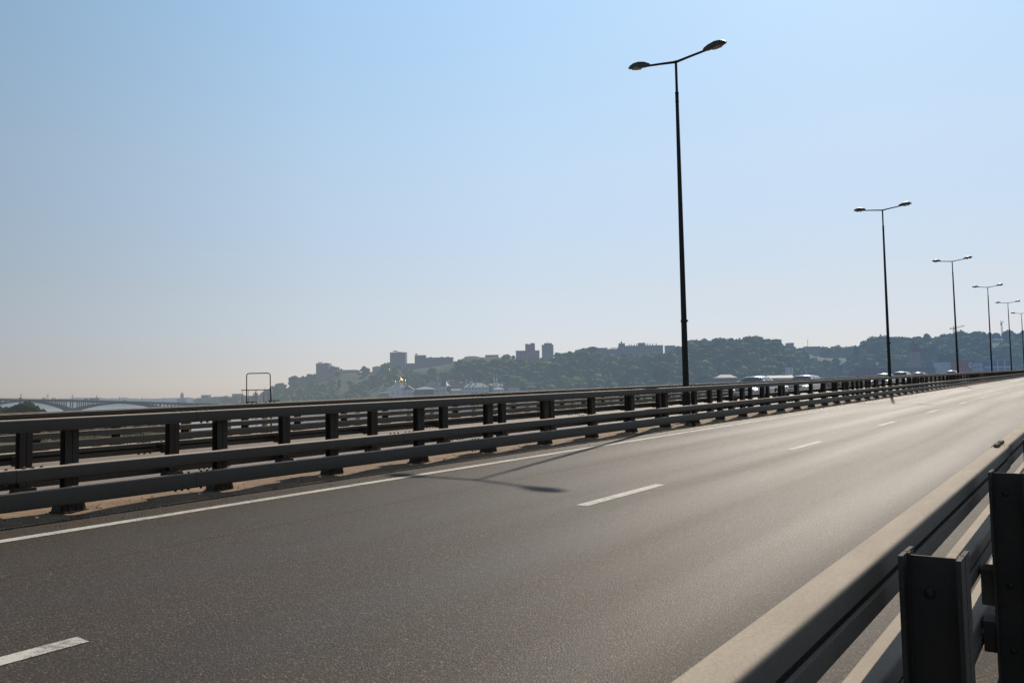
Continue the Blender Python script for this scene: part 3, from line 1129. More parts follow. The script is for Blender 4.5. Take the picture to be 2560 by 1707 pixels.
def hill_pt(p, t, noise=True):
    ds, dr = d_shore(p), d_ridge(p)
    yr = skyl(p) + float(np.interp(p, [600, 700, 1100, 1170, 1250, 1290, 3300], [10, 9, 8, 2, 3, 17, 20]))
    zr = at(p, yr, dr).z
    d = ds + (dr - ds) * t
    s = max(0.0, (t - 0.10) / 0.90)
    s = s * s * (3 - 2 * s) * 0.6 + s * 0.4 if s < 1 else 1.0
    z = (ZW + 2.5) + (zr - ZW - 2.5) * s
    if t < 0.02: z = ZW - 1
    q = at(p, 980, d)
    if noise and 0.05 < t:
        k = min(1, t * 3) * (0.25 if t > 0.97 else 1.0)
        z += k * (5.0 * mnoise.noise(Vector((q.x * .012, q.y * .012, 0))) + 2.0 * mnoise.noise(Vector((q.x * .04, q.y * .04, 3)))) * min(1.0, max(0, zr - ZW) / 40)
    return Vector((q.x, q.y, z))


ps = list(range(430, 3301, 14))
ts = [0.0, 0.03, 0.07] + [0.1 + 0.9 * i / 22 for i in range(23)]
vs, fs = [], []
for p in ps:
    for t in ts:
        vs.append(hill_pt(p, t))
    e = vs[-1]
    b = at(p, 980, d_ridge(p) + 300)
    vs.append(Vector((b.x, b.y, e.z - 4)))
    b = at(p, 980, d_ridge(p) + 900)
    vs.append(Vector((b.x, b.y, e.z - 12)))
n = len(ts) + 2
for i in range(len(ps) - 1):
    for j in range(n - 1):
        fs.append((i * n + j, (i + 1) * n + j, (i + 1) * n + j + 1, i * n + j + 1))
me = bpy.data.meshes.new('hill')
me.from_pydata([tuple(v) for v in vs], [], fs)
me.materials.append(MAT['hill'])
me.polygons.foreach_set('use_smooth', [True] * len(fs))
hill = link('hill', me)
hill['kind'] = 'structure'

# hazy land beyond the other bridge
vs, fs = [], []
pl = list(range(-700, 760, 10))
for p in pl:
    y = 995.0 + 3.0 * mnoise.noise(Vector((p * .012, 2.0, 0))) + 2.2 * mnoise.noise(Vector((p * .05, 7.0, 0)))
    y = y if p > 170 else y + min(4.0, (170 - p) * 0.05)
    a = at(p, 1013.5, 2000); a.z = ZW - 1
    b = at(p, y, 2050)
    c = at(p, 980, 3200); c.z = b.z - 25
    vs += [a, b, c]
for i in range(len(pl) - 1):
    for j in range(2):
        fs.append((i * 3 + j, (i + 1) * 3 + j, (i + 1) * 3 + j + 1, i * 3 + j + 1))
me = bpy.data.meshes.new('far_bank')
me.from_pydata([tuple(v) for v in vs], [], fs)
me.materials.append(MAT['far_land'])
fb = link('far_bank', me)
fb['kind'] = 'structure'

# low green tongue of land on the near left
edge = [(-500, 1056), (0, 1060), (150, 1061), (290, 1062), (395, 1066), (420, 1072), (400, 1085), (370, 1105), (300, 1150), (-500, 1400)]
ZM = ZW + 0.8


def ground(px, py, z):
    a = CAMP; b = np.array(at(px, py, 1.0)); dv = b - a
    k = (z - a[2]) / dv[2]
    return Vector(a + dv * k)


me = bpy.data.meshes.new('river_bank')
gp = [ground(px, py, ZM) for px, py in edge]
me.from_pydata([tuple(v) for v in gp] + [(v.x, v.y, ZW - 1) for v in gp], [], [tuple(range(len(gp)))[::-1]] + [(i, (i + 1) % len(gp), len(gp) + (i + 1) % len(gp), len(gp) + i) for i in range(len(gp))])
me.materials.append(MAT['meadow'])
rb = link('river_bank', me)
rb['kind'] = 'structure'

# ------------------------------------------------------------------ vegetation
def ico(sub):
    bm = bmesh.new()
    bmesh.ops.create_icosphere(bm, subdivisions=sub, radius=1.0)
    v = np.array([x.co[:] for x in bm.verts]); f = np.array([[q.index for q in t.verts] for t in bm.faces])
    bm.free()
    return v, f


ICO1 = ico(2)      # 42 verts, 80 faces
ICO0 = ico(1)


def crown_proto(rng, blobs=6, leaves=70, leaf=0.22, base=ICO1, squash=0.85, disp=0.17):
    """triangles of a crown of unit radius, centred on its middle"""
    V, F, off = [], [], 0
    cs = []
    for b in range(blobs):
        a = rng.uniform(0, 2 * PI); rr = rng.uniform(0.15, 0.62) if b else 0.0
        z = rng.uniform(-0.45, 0.55)
        s = rng.uniform(0.34, 0.56) if b else 0.62
        c = np.array([rr * math.cos(a), rr * math.sin(a), z])
        v = base[0] * (1 + rng.uniform(-disp, disp, (len(base[0]), 1)))
        V.append(v * np.array([s, s, s * squash]) + c); F.append(base[1] + off); off += len(v)
        cs.append((c, s))
    for k in range(leaves):
        c, s = cs[rng.integers(len(cs))]
        d = rng.normal(size=3); d /= np.linalg.norm(d)
        p = c + d * s * np.array([1, 1, squash]) * rng.uniform(0.85, 1.22)
        a = rng.normal(size=3); a /= np.linalg.norm(a)
        b = np.cross(a, d); b /= (np.linalg.norm(b) + 1e-6)
        l = leaf * rng.uniform(0.6, 1.3)
        V.append(np.array([p - a * l, p + b * l * .8, p + a * l, p - b * l * .8])); F.append(np.array([[0, 1, 2], [0, 2, 3]]) + off); off += 4
    return np.vstack(V), np.vstack(F)


def np_mesh(name, V, F, mat):
    me = bpy.data.meshes.new(name)
    me.vertices.add(len(V)); me.vertices.foreach_set('co', V.astype(np.float32).ravel())
    me.loops.add(len(F) * 3); me.loops.foreach_set('vertex_index', F.astype(np.int32).ravel())
    me.polygons.add(len(F)); me.polygons.foreach_set('loop_start', np.arange(0, len(F) * 3, 3, dtype=np.int32))
    me.polygons.foreach_set('use_smooth', np.ones(len(F), dtype=bool))
    me.update(calc_edges=True)
    me.materials.append(mat)
    return me


rng = np.random.default_rng(7)
PROTO = [crown_proto(rng, rng.integers(4, 10), 130, 0.13, disp=0.24) for _ in range(14)]

BLD = []            # (p0, p1, ytop, ybottom, depth) of what must stay in sight


def hidden_ok(p, top, rad, d):
    for p0, p1, yt, yb, bd in BLD:
        if d < bd + 5 and p0 - rad * .6 < p < p1 + rad * .6 and top < yb - 3:
            return False
    return True


def scatter(name, samples, mat):
    Vs, Fs, off = [], [], 0
    for (q, r, hgt) in samples:
        v, f = PROTO[rng.integers(len(PROTO))]
        a = rng.uniform(0, 2 * PI); ca, sa = math.cos(a), math.sin(a)
        w = v @ np.array([[ca, sa, 0], [-sa, ca, 0], [0, 0, 1]])
        w = w * np.array([r, r, hgt * 0.62]) + np.array([q.x, q.y, q.z + hgt * 0.42])
        Vs.append(w); Fs.append(f + off); off += len(v)
    o = link(name, np_mesh(name, np.vstack(Vs), np.vstack(Fs), mat))
    o['kind'] = 'stuff'
    return o


def make_tree(name, label, p, ytop, ybot, wpx, d, mat, trunk_mat, shape=1.0, blobs=9, leaves=260, leaf=0.13, group=None, seed=1, trunk=0.28):
    rg = np.random.default_rng(seed)
    q = at(p, ybot, d)
    h = (ybot - ytop) / FPX * d
    r = wpx / 2 / FPX * d
    root = empty(name, q, label, 'tree', group)
    v, f = crown_proto(rg, blobs, leaves, leaf, ICO1, 0.8, 0.22)
    hc = h * (1 - trunk * 0.7)
    zmin, zmax = v[:, 2].min(), v[:, 2].max()
    v = v * np.array([r / 1.0, r / 1.0, hc / (zmax - zmin)])
    v[:, 2] += h - v[:, 2].max()
    link('crown', np_mesh('crown', v, f, mat), root)
    mb = MB()
    mb.tube([(0, 0, -3), (0.02 * r, 0, h * .2), (0, 0.03 * r, h * .55)], [h * .03 + .1, h * .024, h * .012], 7)
    for k in range(5):
        a = 2 * PI * k / 5 + seed
        mb.tube([(0, 0, h * .3 + k * .02 * h), (r * .3 * math.cos(a), r * .3 * math.sin(a), h * .48 + k * .02 * h), (r * .6 * math.cos(a), r * .6 * math.sin(a), h * .62)], [h * .012, h * .008, h * .004], 5)
    mb.build('trunk', trunk_mat, root)
    return root
# ------------------------------------------------------------------ buildings
NB = [0]


def bld(name, label, cat, p0, p1, yt, yb, d, col, win=None, roof='flat', rcol=(0.10, 0.10, 0.11), yr=None, phi=0.0, dm=14.0,
        sx=3.2, sz=3.0, fx=0.5, fz=0.5, group=None, emb=8.0, rmat=None, protect=True, haze=HZ):
    """walls from yb up to yt, roof up to yr (image heights at that depth)"""
    NB[0] += 1
    c = at((p0 + p1) / 2, yb, d)
    w = (p1 - p0) / FPX * d / max(0.3, math.cos(phi)) - abs(math.sin(phi)) * dm * 0.5
    h = (yb - yt) / FPX * d
    root = empty(name, c, label, cat, group, rz=YAW + phi)
    wm = m_wall('%s_wall_%d' % (name, NB[0]), col, win or tuple(x * 0.45 for x in col), sx, sz, fx, fz, haze)
    rm = rmat or m_plain('%s_roof_%d' % (name, NB[0]), rcol, 0.6, 0, 0.2, 0.2, haze)
    MB().box((0, dm / 2, (h - emb) / 2), (w, dm, h + emb)).build('wall', wm, root)
    mb = MB()
    if roof == 'flat':
        mb.box((0, dm / 2, h + 0.25), (w + 0.5, dm + 0.5, 0.5))
    else:
        hr = ((yt - yr) / FPX * d) if yr else w * 0.2
        e = 0.5
        x0, x1, y0, y1 = -w / 2 - e, w / 2 + e, -e, dm + e
        ins = 0.0 if roof == 'gable' else min(w * 0.4, dm * 0.5)
        if roof == 'gable_front':
            vs = [(x0, y0, h), (x1, y0, h), (x1, y1, h), (x0, y1, h), (0, y0, h + hr), (0, y1, h + hr)]
            fs = [(0, 1, 4), (1, 2, 5, 4), (2, 3, 5), (3, 0, 4, 5), (3, 2, 1, 0)]
        else:
            vs = [(x0, y0, h), (x1, y0, h), (x1, y1, h), (x0, y1, h), (x0 + ins, dm / 2, h + hr), (x1 - ins, dm / 2, h + hr)]
            fs = [(0, 1, 5, 4), (1, 2, 5), (2, 3, 4, 5), (3, 0, 4), (3, 2, 1, 0)]
        mb.add(vs, fs)
    mb.build('roof', rm, root)
    if protect:
        BLD.append((p0, p1, yt, yb, d))
    root['w'] = w
    del root['w']
    return root, w, h, wm, rm


def px(root_d):            # metres per source pixel at a depth
    return root_d / FPX


def roof_box(r, name, xr, wpx, hpx, zpx, d, mat, dm=6.0, y=4.0):
    s = d / FPX
    return MB().box((xr * s, y, zpx * s + hpx * s / 2 + 0.3), (wpx * s, dm, hpx * s)).build(name, mat, r)


GREY_BRICK = (0.15, 0.14, 0.15)
# --- apartment towers on the ridge
r, w, h, wm, rm = bld('tower_block', 'leftmost apartment tower standing alone on the ridge, sign frame on its flat roof', 'building', 790, 822, 909, 942, 1180, (0.333, 0.289, 0.289), dm=17, sz=3.0, sx=3.6)
roof_box(r, 'roof_sign', -7, 11, 2.2, 34.5, 1180, m_plain('sign_frame', (0.05, 0.05, 0.06), .6, haze=HZ), 0.8)
roof_box(r, 'lift_house', 8, 7, 1.3, 33, 1180, rm)
r, w, h, wm, rm = bld('tower_block', 'apartment tower above the grassy slope with a sign frame on the left of its roof', 'building', 975, 1014, 881.5, 916, 1170, (0.35, 0.324, 0.315), dm=18, sx=4.0, sz=3.0)
roof_box(r, 'roof_sign', -7, 11, 2.8, 36.5, 1170, m_plain('sign_frame2', (0.05, 0.05, 0.06), .6, haze=HZ), 0.8)
roof_box(r, 'lift_house', 3, 10, 1.4, 34.5, 1170, rm)
MB().box((-22 * 1170 / FPX, 6, 2), (7, 9, 8)).build('annex', wm, r)
r, w, h, wm, rm = bld('office_block', 'long slab block with a taller left end, on the ridge right of the second tower', 'building', 1037, 1132, 894.5, 921, 1150, (0.271, 0.263, 0.289), dm=16, sx=3.4, sz=3.2, fx=.6)
s_ = 1150 / FPX
MB().box(((-95 / 2 + 13.3) * s_, 7, (26 + 4) * s_), (26.6 * s_, 13.9, 8 * s_)).build('stair_tower', wm, r)
roof_box(r, 'roof_sign', -44, 5, 3.4, 34.5, 1150, rm, 0.8)
for xx in (-8, 20, 35):
    roof_box(r, 'roof_hatch', xx, 6, 1.4, 27, 1150, rm)
bld('apartment_block', 'low long apartment block among trees between the first two towers', 'building', 829, 898, 927, 940, 1170, (0.385, 0.367, 0.35), dm=12, roof='hip', yr=924, sx=3.0, sz=3.0)
bld('apartment_block', 'small pale house front left of the second tower', 'building', 931, 954, 917.5, 926, 1160, (0.56, 0.507, 0.438), dm=12, roof='hip', yr=914.5)
bld('apartment_block', 'dark low block in the gap between the second tower and the slab block', 'building', 1014, 1037, 909, 917, 1175, (0.28, 0.271, 0.28), dm=12)
bld('apartment_block', 'low pale block on the skyline just right of the slab block', 'building', 1161, 1197, 892, 899, 1110, (0.403, 0.385, 0.367), dm=12, roof='hip', yr=889.5)
bld('apartment_block', 'low flat block on the skyline left of the stepped tower', 'building', 1213, 1246, 888, 895, 1100, (0.35, 0.35, 0.35), dm=12)
r, w, h, wm, rm = bld('tower_block', 'stepped brick tower block with a taller middle, left of the plain pale one', 'building', 1290, 1349, 877, 893, 1090, (0.298, 0.271, 0.271), dm=18, sx=3.4, sz=3.0)
s_ = 1090 / FPX
MB().box((6.5 * s_, 8, (16 + 8) * s_), (24 * s_, 12, 16 * s_ + .5)).build('upper_storeys', wm, r)
MB().box((-1.5 * s_, 8, (32 + .9) * s_), (8 * s_, 10, 2 * s_)).box((12.5 * s_, 8, (32 + 1.8) * s_), (11 * s_, 10, 3.6 * s_)).build('lift_house', rm, r)
r, w, h, wm, rm = bld('tower_block', 'plain pale tower block right of the stepped brick one on the ridge', 'building', 1356, 1384, 862.5, 893, 1080, (0.376, 0.359, 0.35), dm=16, sx=30, sz=3.0, fx=.98, fz=.4)
roof_box(r, 'upper_storey', 1, 19, 5, 30.2, 1080, wm, 10, 7)
MB().tube([(0, 8, 34 * 1080 / FPX), (0, 8, 44 * 1080 / FPX)], 0.15, 5).build('aerial', rm, r)
bld('apartment_block', 'flat roofed block partly behind trees, left of the long castle-like building', 'building', 1486, 1519, 870.5, 884, 1030, (0.298, 0.298, 0.315), dm=12)
r, w, h, wm, rm = bld('mansion_block', 'long grey building with many chimneys and two roof turrets on the ridge', 'building', 1549, 1658, 864.5, 880, 1020, (0.315, 0.306, 0.315), dm=16, sx=3.6, sz=3.6, emb=6)
s_ = 1020 / FPX
for a, b, hh in ((-54, -40, 7.5), (-5, 11, 8)):
    MB().box(((a + b) / 2 * s_, 7, (15.5 + hh / 2) * s_), ((b - a) * s_, 9, hh * s_)).build('turret', wm, r)
MB().box((-47.5 * s_, 7, 25.5 * s_), (3 * s_, 3, 5 * s_)).build('belvedere', rm, r)
for a, hh in ((-53.5, 8.6), (-41, 8.6), (-28.5, 5.6), (-23.5, 5.6), (-16, 5.6), (-9, 7), (9.5, 8.6), (14.5, 5.5), (18.5, 7), (24, 6.3), (30.5, 6.3), (39.5, 6.8)):
    MB().box((a * s_, 6, (15.5 + hh / 2) * s_), (1.5 * s_, 1.4, hh * s_)).build('chimney', rm, r)
bld('wing_house', 'low sloping wing at the left foot of the chimneyed building', 'building', 1520, 1552, 873, 882, 1015, (0.28, 0.263, 0.271), dm=12, roof='hip', yr=868)
bld('apartment_block', 'small stepped block behind the first street lamp pole', 'building', 1666, 1688, 864.5, 876, 1010, (0.333, 0.333, 0.333), dm=12)
bld('flat_building', 'pale flat building top showing over trees at the left of the dip in the ridge', 'building', 1971, 1985, 858, 870, 960, (0.42, 0.42, 0.438), dm=10)
r, w, h, wm, rm = bld('pavilion', 'low hall with a thin mast in the dip of the ridge', 'building', 2016, 2052, 866, 876, 1100, (0.298, 0.315, 0.35), dm=14, roof='hip', yr=862)
MB().tube([(-12 * 1100 / FPX, 3, 5), (-12 * 1100 / FPX, 3, 28 * 1100 / FPX)], 0.28, 5).build('mast', rm, r)

# --- churches and monastery on the lower bank
GOLD = None


def m_gold():
    t = NT('gilded_dome')
    t.set(Base_Color=(0.74, 0.52, 0.24), Metallic=0.9, Roughness=0.30)
    return t.done(HZ * 0.5)


GOLD = m_gold()
LEAD = m_plain('dark_dome', (0.06, 0.065, 0.08), 0.35, 0.5, 0.1, 0.5, HZ)


def m_tin():
    t = NT('bright_tin_roof')
    t.set(Base_Color=(0.75, 0.70, 0.62), Metallic=0.9, Roughness=0.32)
    return t.done(HZ * 0.5)


TIN = m_tin()
WHITEW = (0.80, 0.80, 0.80)


def dome(root, x, y, z, r, drum_h, wallm, domem, onion=1.0, n=12):
    d = MB()
    d.lathe((x, y, z), [(r * .86, -0.5), (r * .86, drum_h)], n)
    dr = d.build('drum', wallm, root)
    m = MB()
    prof = [(r * .9, 0), (r * 1.04, r * .35 * onion), (r * 1.0, r * .7 * onion), (r * .78, r * 1.08 * onion), (r * .45, r * 1.4 * onion), (r * .16, r * 1.62 * onion), (r * .05, r * 1.85 * onion)]
    m.lathe((x, y, z + drum_h), prof, n)
    dm_ = m.build('dome', domem, root)
    zt = z + drum_h + r * 1.8 * onion
    k = max(0.9, r * 0.5)
    c = MB()
    c.box((x, y, zt + k * .7), (.18, .18, k * 1.5)).box((x, y, zt + k * .9), (k * .8, .16, .18))
    c.build('cross', domem, dm_)
    return dr


def P(d): return d / FPX


D1 = 880
r, w, h, wm, rm = bld('cathedral', 'white cathedral with one large gilded dome and small golden cupolas on the lower bank', 'church', 978, 1008, 966.5, 986, D1, WHITEW, dm=15, roof='hip', yr=963, sx=5, fx=.25, sz=9, fz=.4, rcol=(0.50, 0.51, 0.52))
s_ = P(D1)
dome(r, 6.5 * s_, 7.5, 21 * s_, 7.2 * s_, 8.5 * s_, wm, GOLD, 0.9, 20)
for xx, yy in ((-6, 3), (6, 1.0), (19, 4)):
    dome(r, xx * s_, yy, 21 * s_, 2.6 * s_, 9 * s_, wm, GOLD, 1.0, 12)
r, w, h, wm, rm = bld('house', 'white house with a reddish gable roof right of the golden domed cathedral', 'house', 1005, 1033, 973.5, 986, 872, (0.72, 0.70, 0.72), dm=12, roof='gable_front', yr=963.5, rcol=(0.17, 0.10, 0.09), sx=4, sz=4)
bld('warehouse', 'brown brick hall with a flat pale green hipped roof on the lower bank', 'building', 1035, 1084, 973, 988, 865, (0.15, 0.105, 0.095), dm=22, roof='hip', yr=967, rcol=(0.34, 0.50, 0.48), sx=60, sz=90)
r, w, h, wm, rm = bld('monastery_hall', 'long monastery hall with a grey blue roof and a slim spire', 'church', 1058, 1106, 966, 980, 905, (0.55, 0.53, 0.56), dm=14, roof='hip', yr=955, rcol=(0.15, 0.16, 0.20), sx=4, sz=5)
s_ = P(905)
mb = MB(); mb.lathe((10.5 * s_, 5, 22 * s_), [(1.9 * s_, 0), (1.9 * s_, 6 * s_), (1.5 * s_, 6.3 * s_), (.9 * s_, 12 * s_), (.12 * s_, 18 * s_)], 8, smooth=False)
mb.build('spire', wm, r)
for xx in (-22, 2):
    dome(r, xx * s_, 5, 24 * s_, 0.9 * s_, .5 * s_, wm, GOLD, 1.0, 8)
r, w, h, wm, rm = bld('church_annex', 'annex with a brightly glinting metal roof beside the monastery hall', 'building', 1097, 1118, 965, 979, 895, (0.65, 0.63, 0.62), dm=10, roof='hip', yr=953.5, rmat=TIN, sx=4, sz=5, phi=-0.35)
bld('long_house', 'long pink roofed house behind the monastery buildings', 'house', 1108, 1160, 957, 971, 930, (0.36, 0.28, 0.28), dm=12, roof='hip', yr=949, rcol=(0.24, 0.17, 0.165), sx=3.5, sz=4)
bld('shed', 'small pale shed with a light roof in front of the pink roofed house', 'house', 1128, 1156, 975.5, 983, 862, (0.6, 0.58, 0.58), dm=9, roof='gable', yr=972, rcol=(0.42, 0.40, 0.38))
D2 = 860
r, w, h, wm, rm = bld('monastery_church', 'monastery church with three dark cupolas on white drums above a pale green roof', 'church', 1156, 1222, 968, 986, D2, (0.58, 0.62, 0.70), dm=16, roof='hip', yr=957, rcol=(0.58, 0.62, 0.58), sx=3.5, sz=5)
s_ = P(D2)
for xx, rr, dh, z0 in ((-25, 2.6, 8, 24), (-12, 3.6, 10, 25), (1, 2.6, 8, 24)):
    dome(r, xx * s_, 6, z0 * s_, rr * s_, dh * s_, wm, LEAD, 1.0, 12)
dome(r, 21 * s_, 5, 24 * s_, 1.2 * s_, 8 * s_, wm, GOLD, 1.0, 10)
D3 = 870
r, w, h, wm, rm = bld('twin_spire_church', 'small white church with twin pointed spires at the right of the monastery', 'church', 1224, 1256, 966, 980, D3, (0.78, 0.78, 0.80), dm=12, roof='gable', yr=958.5, rcol=(0.50, 0.50, 0.51), sx=4, sz=5)
s_ = P(D3)
for xx in (-4.5, 2.4):
    mb = MB(); mb.lathe((xx * s_, 4, 16 * s_), [(3.0 * s_, 0), (2.8 * s_, 5 * s_), (1.0 * s_, 24 * s_), (.35 * s_, 30 * s_)], 8, smooth=False)
    sp_ = mb.build('spire', wm, r)
    mb = MB(); mb.lathe((xx * s_, 4, 45.5 * s_), [(.1 * s_, 0), (.8 * s_, .7 * s_), (.7 * s_, 1.5 * s_), (.05 * s_, 2.6 * s_)], 8)
    mb.build('cupola', GOLD, sp_)
bld('chapel_annex', 'tiny annex with a glinting roof right of the twin spires', 'building', 1247, 1255, 963.5, 972, 858, (0.6, 0.58, 0.58), dm=6, roof='hip', yr=959, rmat=TIN, phi=-0.2)
bld('kiosk', 'low white roofed kiosk below the twin spire church', 'building', 1233, 1260, 973, 981, 835, (0.6, 0.6, 0.61), dm=9, roof='hip', yr=969, rcol=(0.60, 0.58, 0.55))
r, w, h, wm, rm = bld('gate_house', 'pale gate house with a toothed parapet at the foot of the wooded hill', 'house', 1269, 1299, 968.5, 984, 815, (0.62, 0.60, 0.64), dm=10, sx=5.5, sz=6, fx=.35, fz=.5)
s_ = P(815)
for k in range(6):
    MB().box(((-12.5 + 5 * k) * s_, 1, (15.5 + 1.3 + (1.2 if k in (0, 5) else 0)) * s_), (2.4 * s_, 1.4, (2.2 + (2.4 if k in (0, 5) else 0)) * s_)).build('merlon', wm, r)
bld('cottage', 'small white cottage low on the grassy slope near the left end of the hill', 'house', 697, 703, 991, 994, 1010, (0.40, 0.39, 0.37), dm=6, roof='gable', yr=989.5)
bld('cottage', 'grey cottage half way up the grassy slope', 'house', 802, 811, 983, 987, 960, (0.27, 0.25, 0.24), dm=7, roof='gable', yr=981)
bld('long_shed', 'low pale sheds under the grassy slope left of the cathedral', 'building', 948, 972, 982, 986, 890, (0.29, 0.29, 0.28), dm=8, roof='gable', yr=980, rcol=(.3, .3, .3))
# sheds with pale roofs beyond the traffic
bld('shed', 'low shed with pale roof at the foot of the forest, left of the silver sedan', 'house', 1792, 1843, 944, 962, 720, (0.16, 0.15, 0.15), dm=10, roof='hip', yr=936, rcol=(0.46, 0.36, 0.29))
bld('long_shed', 'long shed with a weathered beige roof behind the silver sedan and the hatchback', 'house', 1924, 1984, 944.5, 958, 715, (0.17, 0.17, 0.19), dm=10, roof='gable', yr=938, rcol=(0.40, 0.33, 0.28))
r, w, h, wm, rm = bld('chapel', 'narrow white chapel with a pointed roof in front of the forest', 'church', 1970, 1984, 918, 945, 735, (0.7, 0.7, 0.74), dm=7, roof='hip', yr=908, sx=3.4, fx=.25, sz=6, fz=.45)

# --- old tower and roadside buildings at the far end of the bridge
D5 = 640
c = at(2296, 960, D5)
tw = empty('brick_tower', c, 'tall square brick tower with a darker narrowing top in front of the wooded slope', 'tower', rz=YAW + 0.1)
s_ = P(D5)
BRK = m_wall('tower_brick', (0.36, 0.29, 0.30), (0.14, 0.12, 0.13), 30, 6.5, .06, .35, HZ, ox=15.9)
BRK2 = m_plain('tower_dark_brick', (0.20, 0.16, 0.16), 0.8, 0, .3, .5, HZ)
MB().box((0, 3.3, 30 * s_), (22 * s_, 6.5, 102 * s_), taper=0.90).build('shaft', BRK, tw)
MB().box((0, 3.3, 83.5 * s_), (22 * s_, 6.8, 5 * s_)).build('cornice', BRK2, tw)
for k in range(5):
    MB().box(((-9 + 4.5 * k) * s_, 0.3, 88 * s_), (2.4 * s_, .8, 4 * s_)).build('merlon', BRK2, tw)
MB().box((0, 3.3, 94 * s_), (13 * s_, 4.2, 17 * s_)).build('lantern', BRK2, tw)
MB().lathe((0, 3.3, 102.5 * s_), [(8.5 * s_, 0), (6 * s_, 3 * s_), (1 * s_, 6 * s_)], 4, smooth=False).build('roof', BRK2, tw)
BLD.append((2282, 2311, 850, 958, D5))
bld('retaining_wall', 'long dark retaining wall at the foot of the slope beside the brick tower', 'wall', 2140, 2384, 921, 950, 632, (0.22, 0.18, 0.19), dm=3, sx=9, fx=.05, sz=40, fz=.9, rcol=(0.16, .13, .12))
bld('pale_building', 'grey white roadside building left of the red one at the far end of the bridge', 'building', 2351, 2383, 905, 916, 625, (0.62, 0.64, 0.70), (0.42, .46, .54), dm=10, sx=5, fx=.12, sz=1.6, fz=.3)
r, w, h, wm, rm = bld('red_building', 'red roadside building with a blue corner and a round white sign', 'building', 2383, 2448, 903, 918, 622, (0.48, 0.10, 0.07), (0.40, .085, .06), dm=12, sx=4, fx=.5, sz=9, fz=.3, rcol=(.10, .06, .06))
s_ = P(622)
MB().box((24 * s_, -0.08, 10.5 * s_), (17 * s_, 0.1, 9 * s_)).build('blue_panel', m_plain('blue_cladding', (0.06, 0.15, 0.48), .5, haze=HZ), r)
mb = MB()
mb.tube([(13 * s_, -0.2, 5.5 * s_), (13 * s_, -0.4, 5.5 * s_)], 7.2 * s_, 28)
sg = mb.build('round_sign', m_plain('sign_white', (0.85, 0.88, 0.92), .5, haze=HZ), r)
MB().tube([(13 * s_, -0.41, 5.5 * s_), (13 * s_, -0.45, 5.5 * s_)], 4.2 * s_, 20).build('emblem', m_plain('sign_blue', (0.25, .45, .65), .5, haze=HZ), sg)
r, w, h, wm, rm = bld('glass_showroom', 'blue glazed showroom with pale posts at the far end of the bridge', 'building', 2462, 2529, 901.5, 921, 610, (0.66, 0.72, 0.84), (0.09, .15, .28), dm=14, sx=5.4, fx=.88, sz=30, fz=.99, rcol=(.40, .42, .46))
s_ = P(610)
MB().box((0, -0.15, 4 * s_), (67 * s_, 0.25, 2.4 * s_)).build('fascia', m_plain('fascia_white', (.8, .82, .86), .5, haze=HZ), r)
bld('showroom_wing', 'pale blue wing between the red building and the glazed showroom', 'building', 2449, 2463, 905, 920, 612, (0.5, 0.57, 0.68), dm=10)
bld('cottage', 'white cottage high on the wooded ridge under the crane', 'house', 2494, 2508, 848.5, 851, 930, (0.5, 0.5, 0.5), dm=8, roof='gable', yr=846.5, rcol=(.6, .6, .6))
bld('cottage', 'white cottage on the wooded ridge right of the third street lamp', 'house', 2470, 2486, 848.5, 851, 935, (0.48, 0.48, 0.48), dm=8, roof='gable', yr=847, rcol=(.6, .6, .58))

# --- cranes
CRM = m_plain('crane_steel', (0.16, 0.15, 0.15), 0.5, haze=HZ * 1.3)


def lattice(mb, a, b, wd, n):
    a, b = Vector(a), Vector(b)
    t = (b - a).normalized(); u = t.orthogonal().normalized(); v = t.cross(u)
    cs = [(u * sx + v * sy_) * wd / 2 for sx, sy_ in ((1, 1), (-1, 1), (-1, -1), (1, -1))]
    for c_ in cs: mb.tube([a + c_, b + c_], wd * 0.10, 4)
    for k in range(n):
        p0, p1 = a.lerp(b, k / n), a.lerp(b, (k + 1) / n)
        for i in range(4): mb.tube([p0 + cs[i], p1 + cs[(i + 1) % 4]], wd * .06, 4, cap=False)


DC = 1250
c = at(2385, 842, DC); s_ = P(DC)
cr = empty('tower_crane', c, 'faint distant tower crane with a long jib behind the third street lamp', 'crane', rz=YAW)
mb = MB(); lattice(mb, (0, 0, -6), (0, 0, 21 * s_), 1.5, 10); mb.build('mast', CRM, cr)
mb = MB(); lattice(mb, (0, 0, 21.5 * s_), (28 * s_, 0, 27.5 * s_), 1.3, 12); mb.build('jib', CRM, cr)
mb = MB(); lattice(mb, (0, 0, 21.5 * s_), (-9 * s_, 0, 21.0 * s_), 1.3, 4); mb.box((-8 * s_, 0, 20.5 * s_), (2.6 * s_, 1.6, 2.0 * s_)); mb.build('counter_jib', CRM, cr)
mb = MB(); mb.tube([(0, 0, 21 * s_), (0, 0, 29 * s_)], [.7, .2], 4); mb.box((1.2 * s_, 0, 20 * s_), (1.8 * s_, 1.5, 1.8 * s_)); mb.build('cab', CRM, cr)
c = at(2505, 832, 1230); s_ = P(1230)
cr = empty('tower_crane', c, 'faint distant crane with a short raised jib right of the third street lamp', 'crane', rz=YAW)
mb = MB(); lattice(mb, (0, 0, -6), (0, 0, 19 * s_), 1.5, 10); mb.build('mast', CRM, cr)
mb = MB(); lattice(mb, (-1 * s_, 0, 21 * s_), (4.2 * s_, 0, 29 * s_), 1.3, 6); mb.build('jib', CRM, cr)
mb = MB(); mb.box((-.9 * s_, 0, 21 * s_), (2.6 * s_, 2, 4 * s_)); mb.tube([(-1.2 * s_, 0, 22 * s_), (-1.2 * s_, 0, 31 * s_)], [.8, .3], 4); mb.build('cab', CRM, cr)

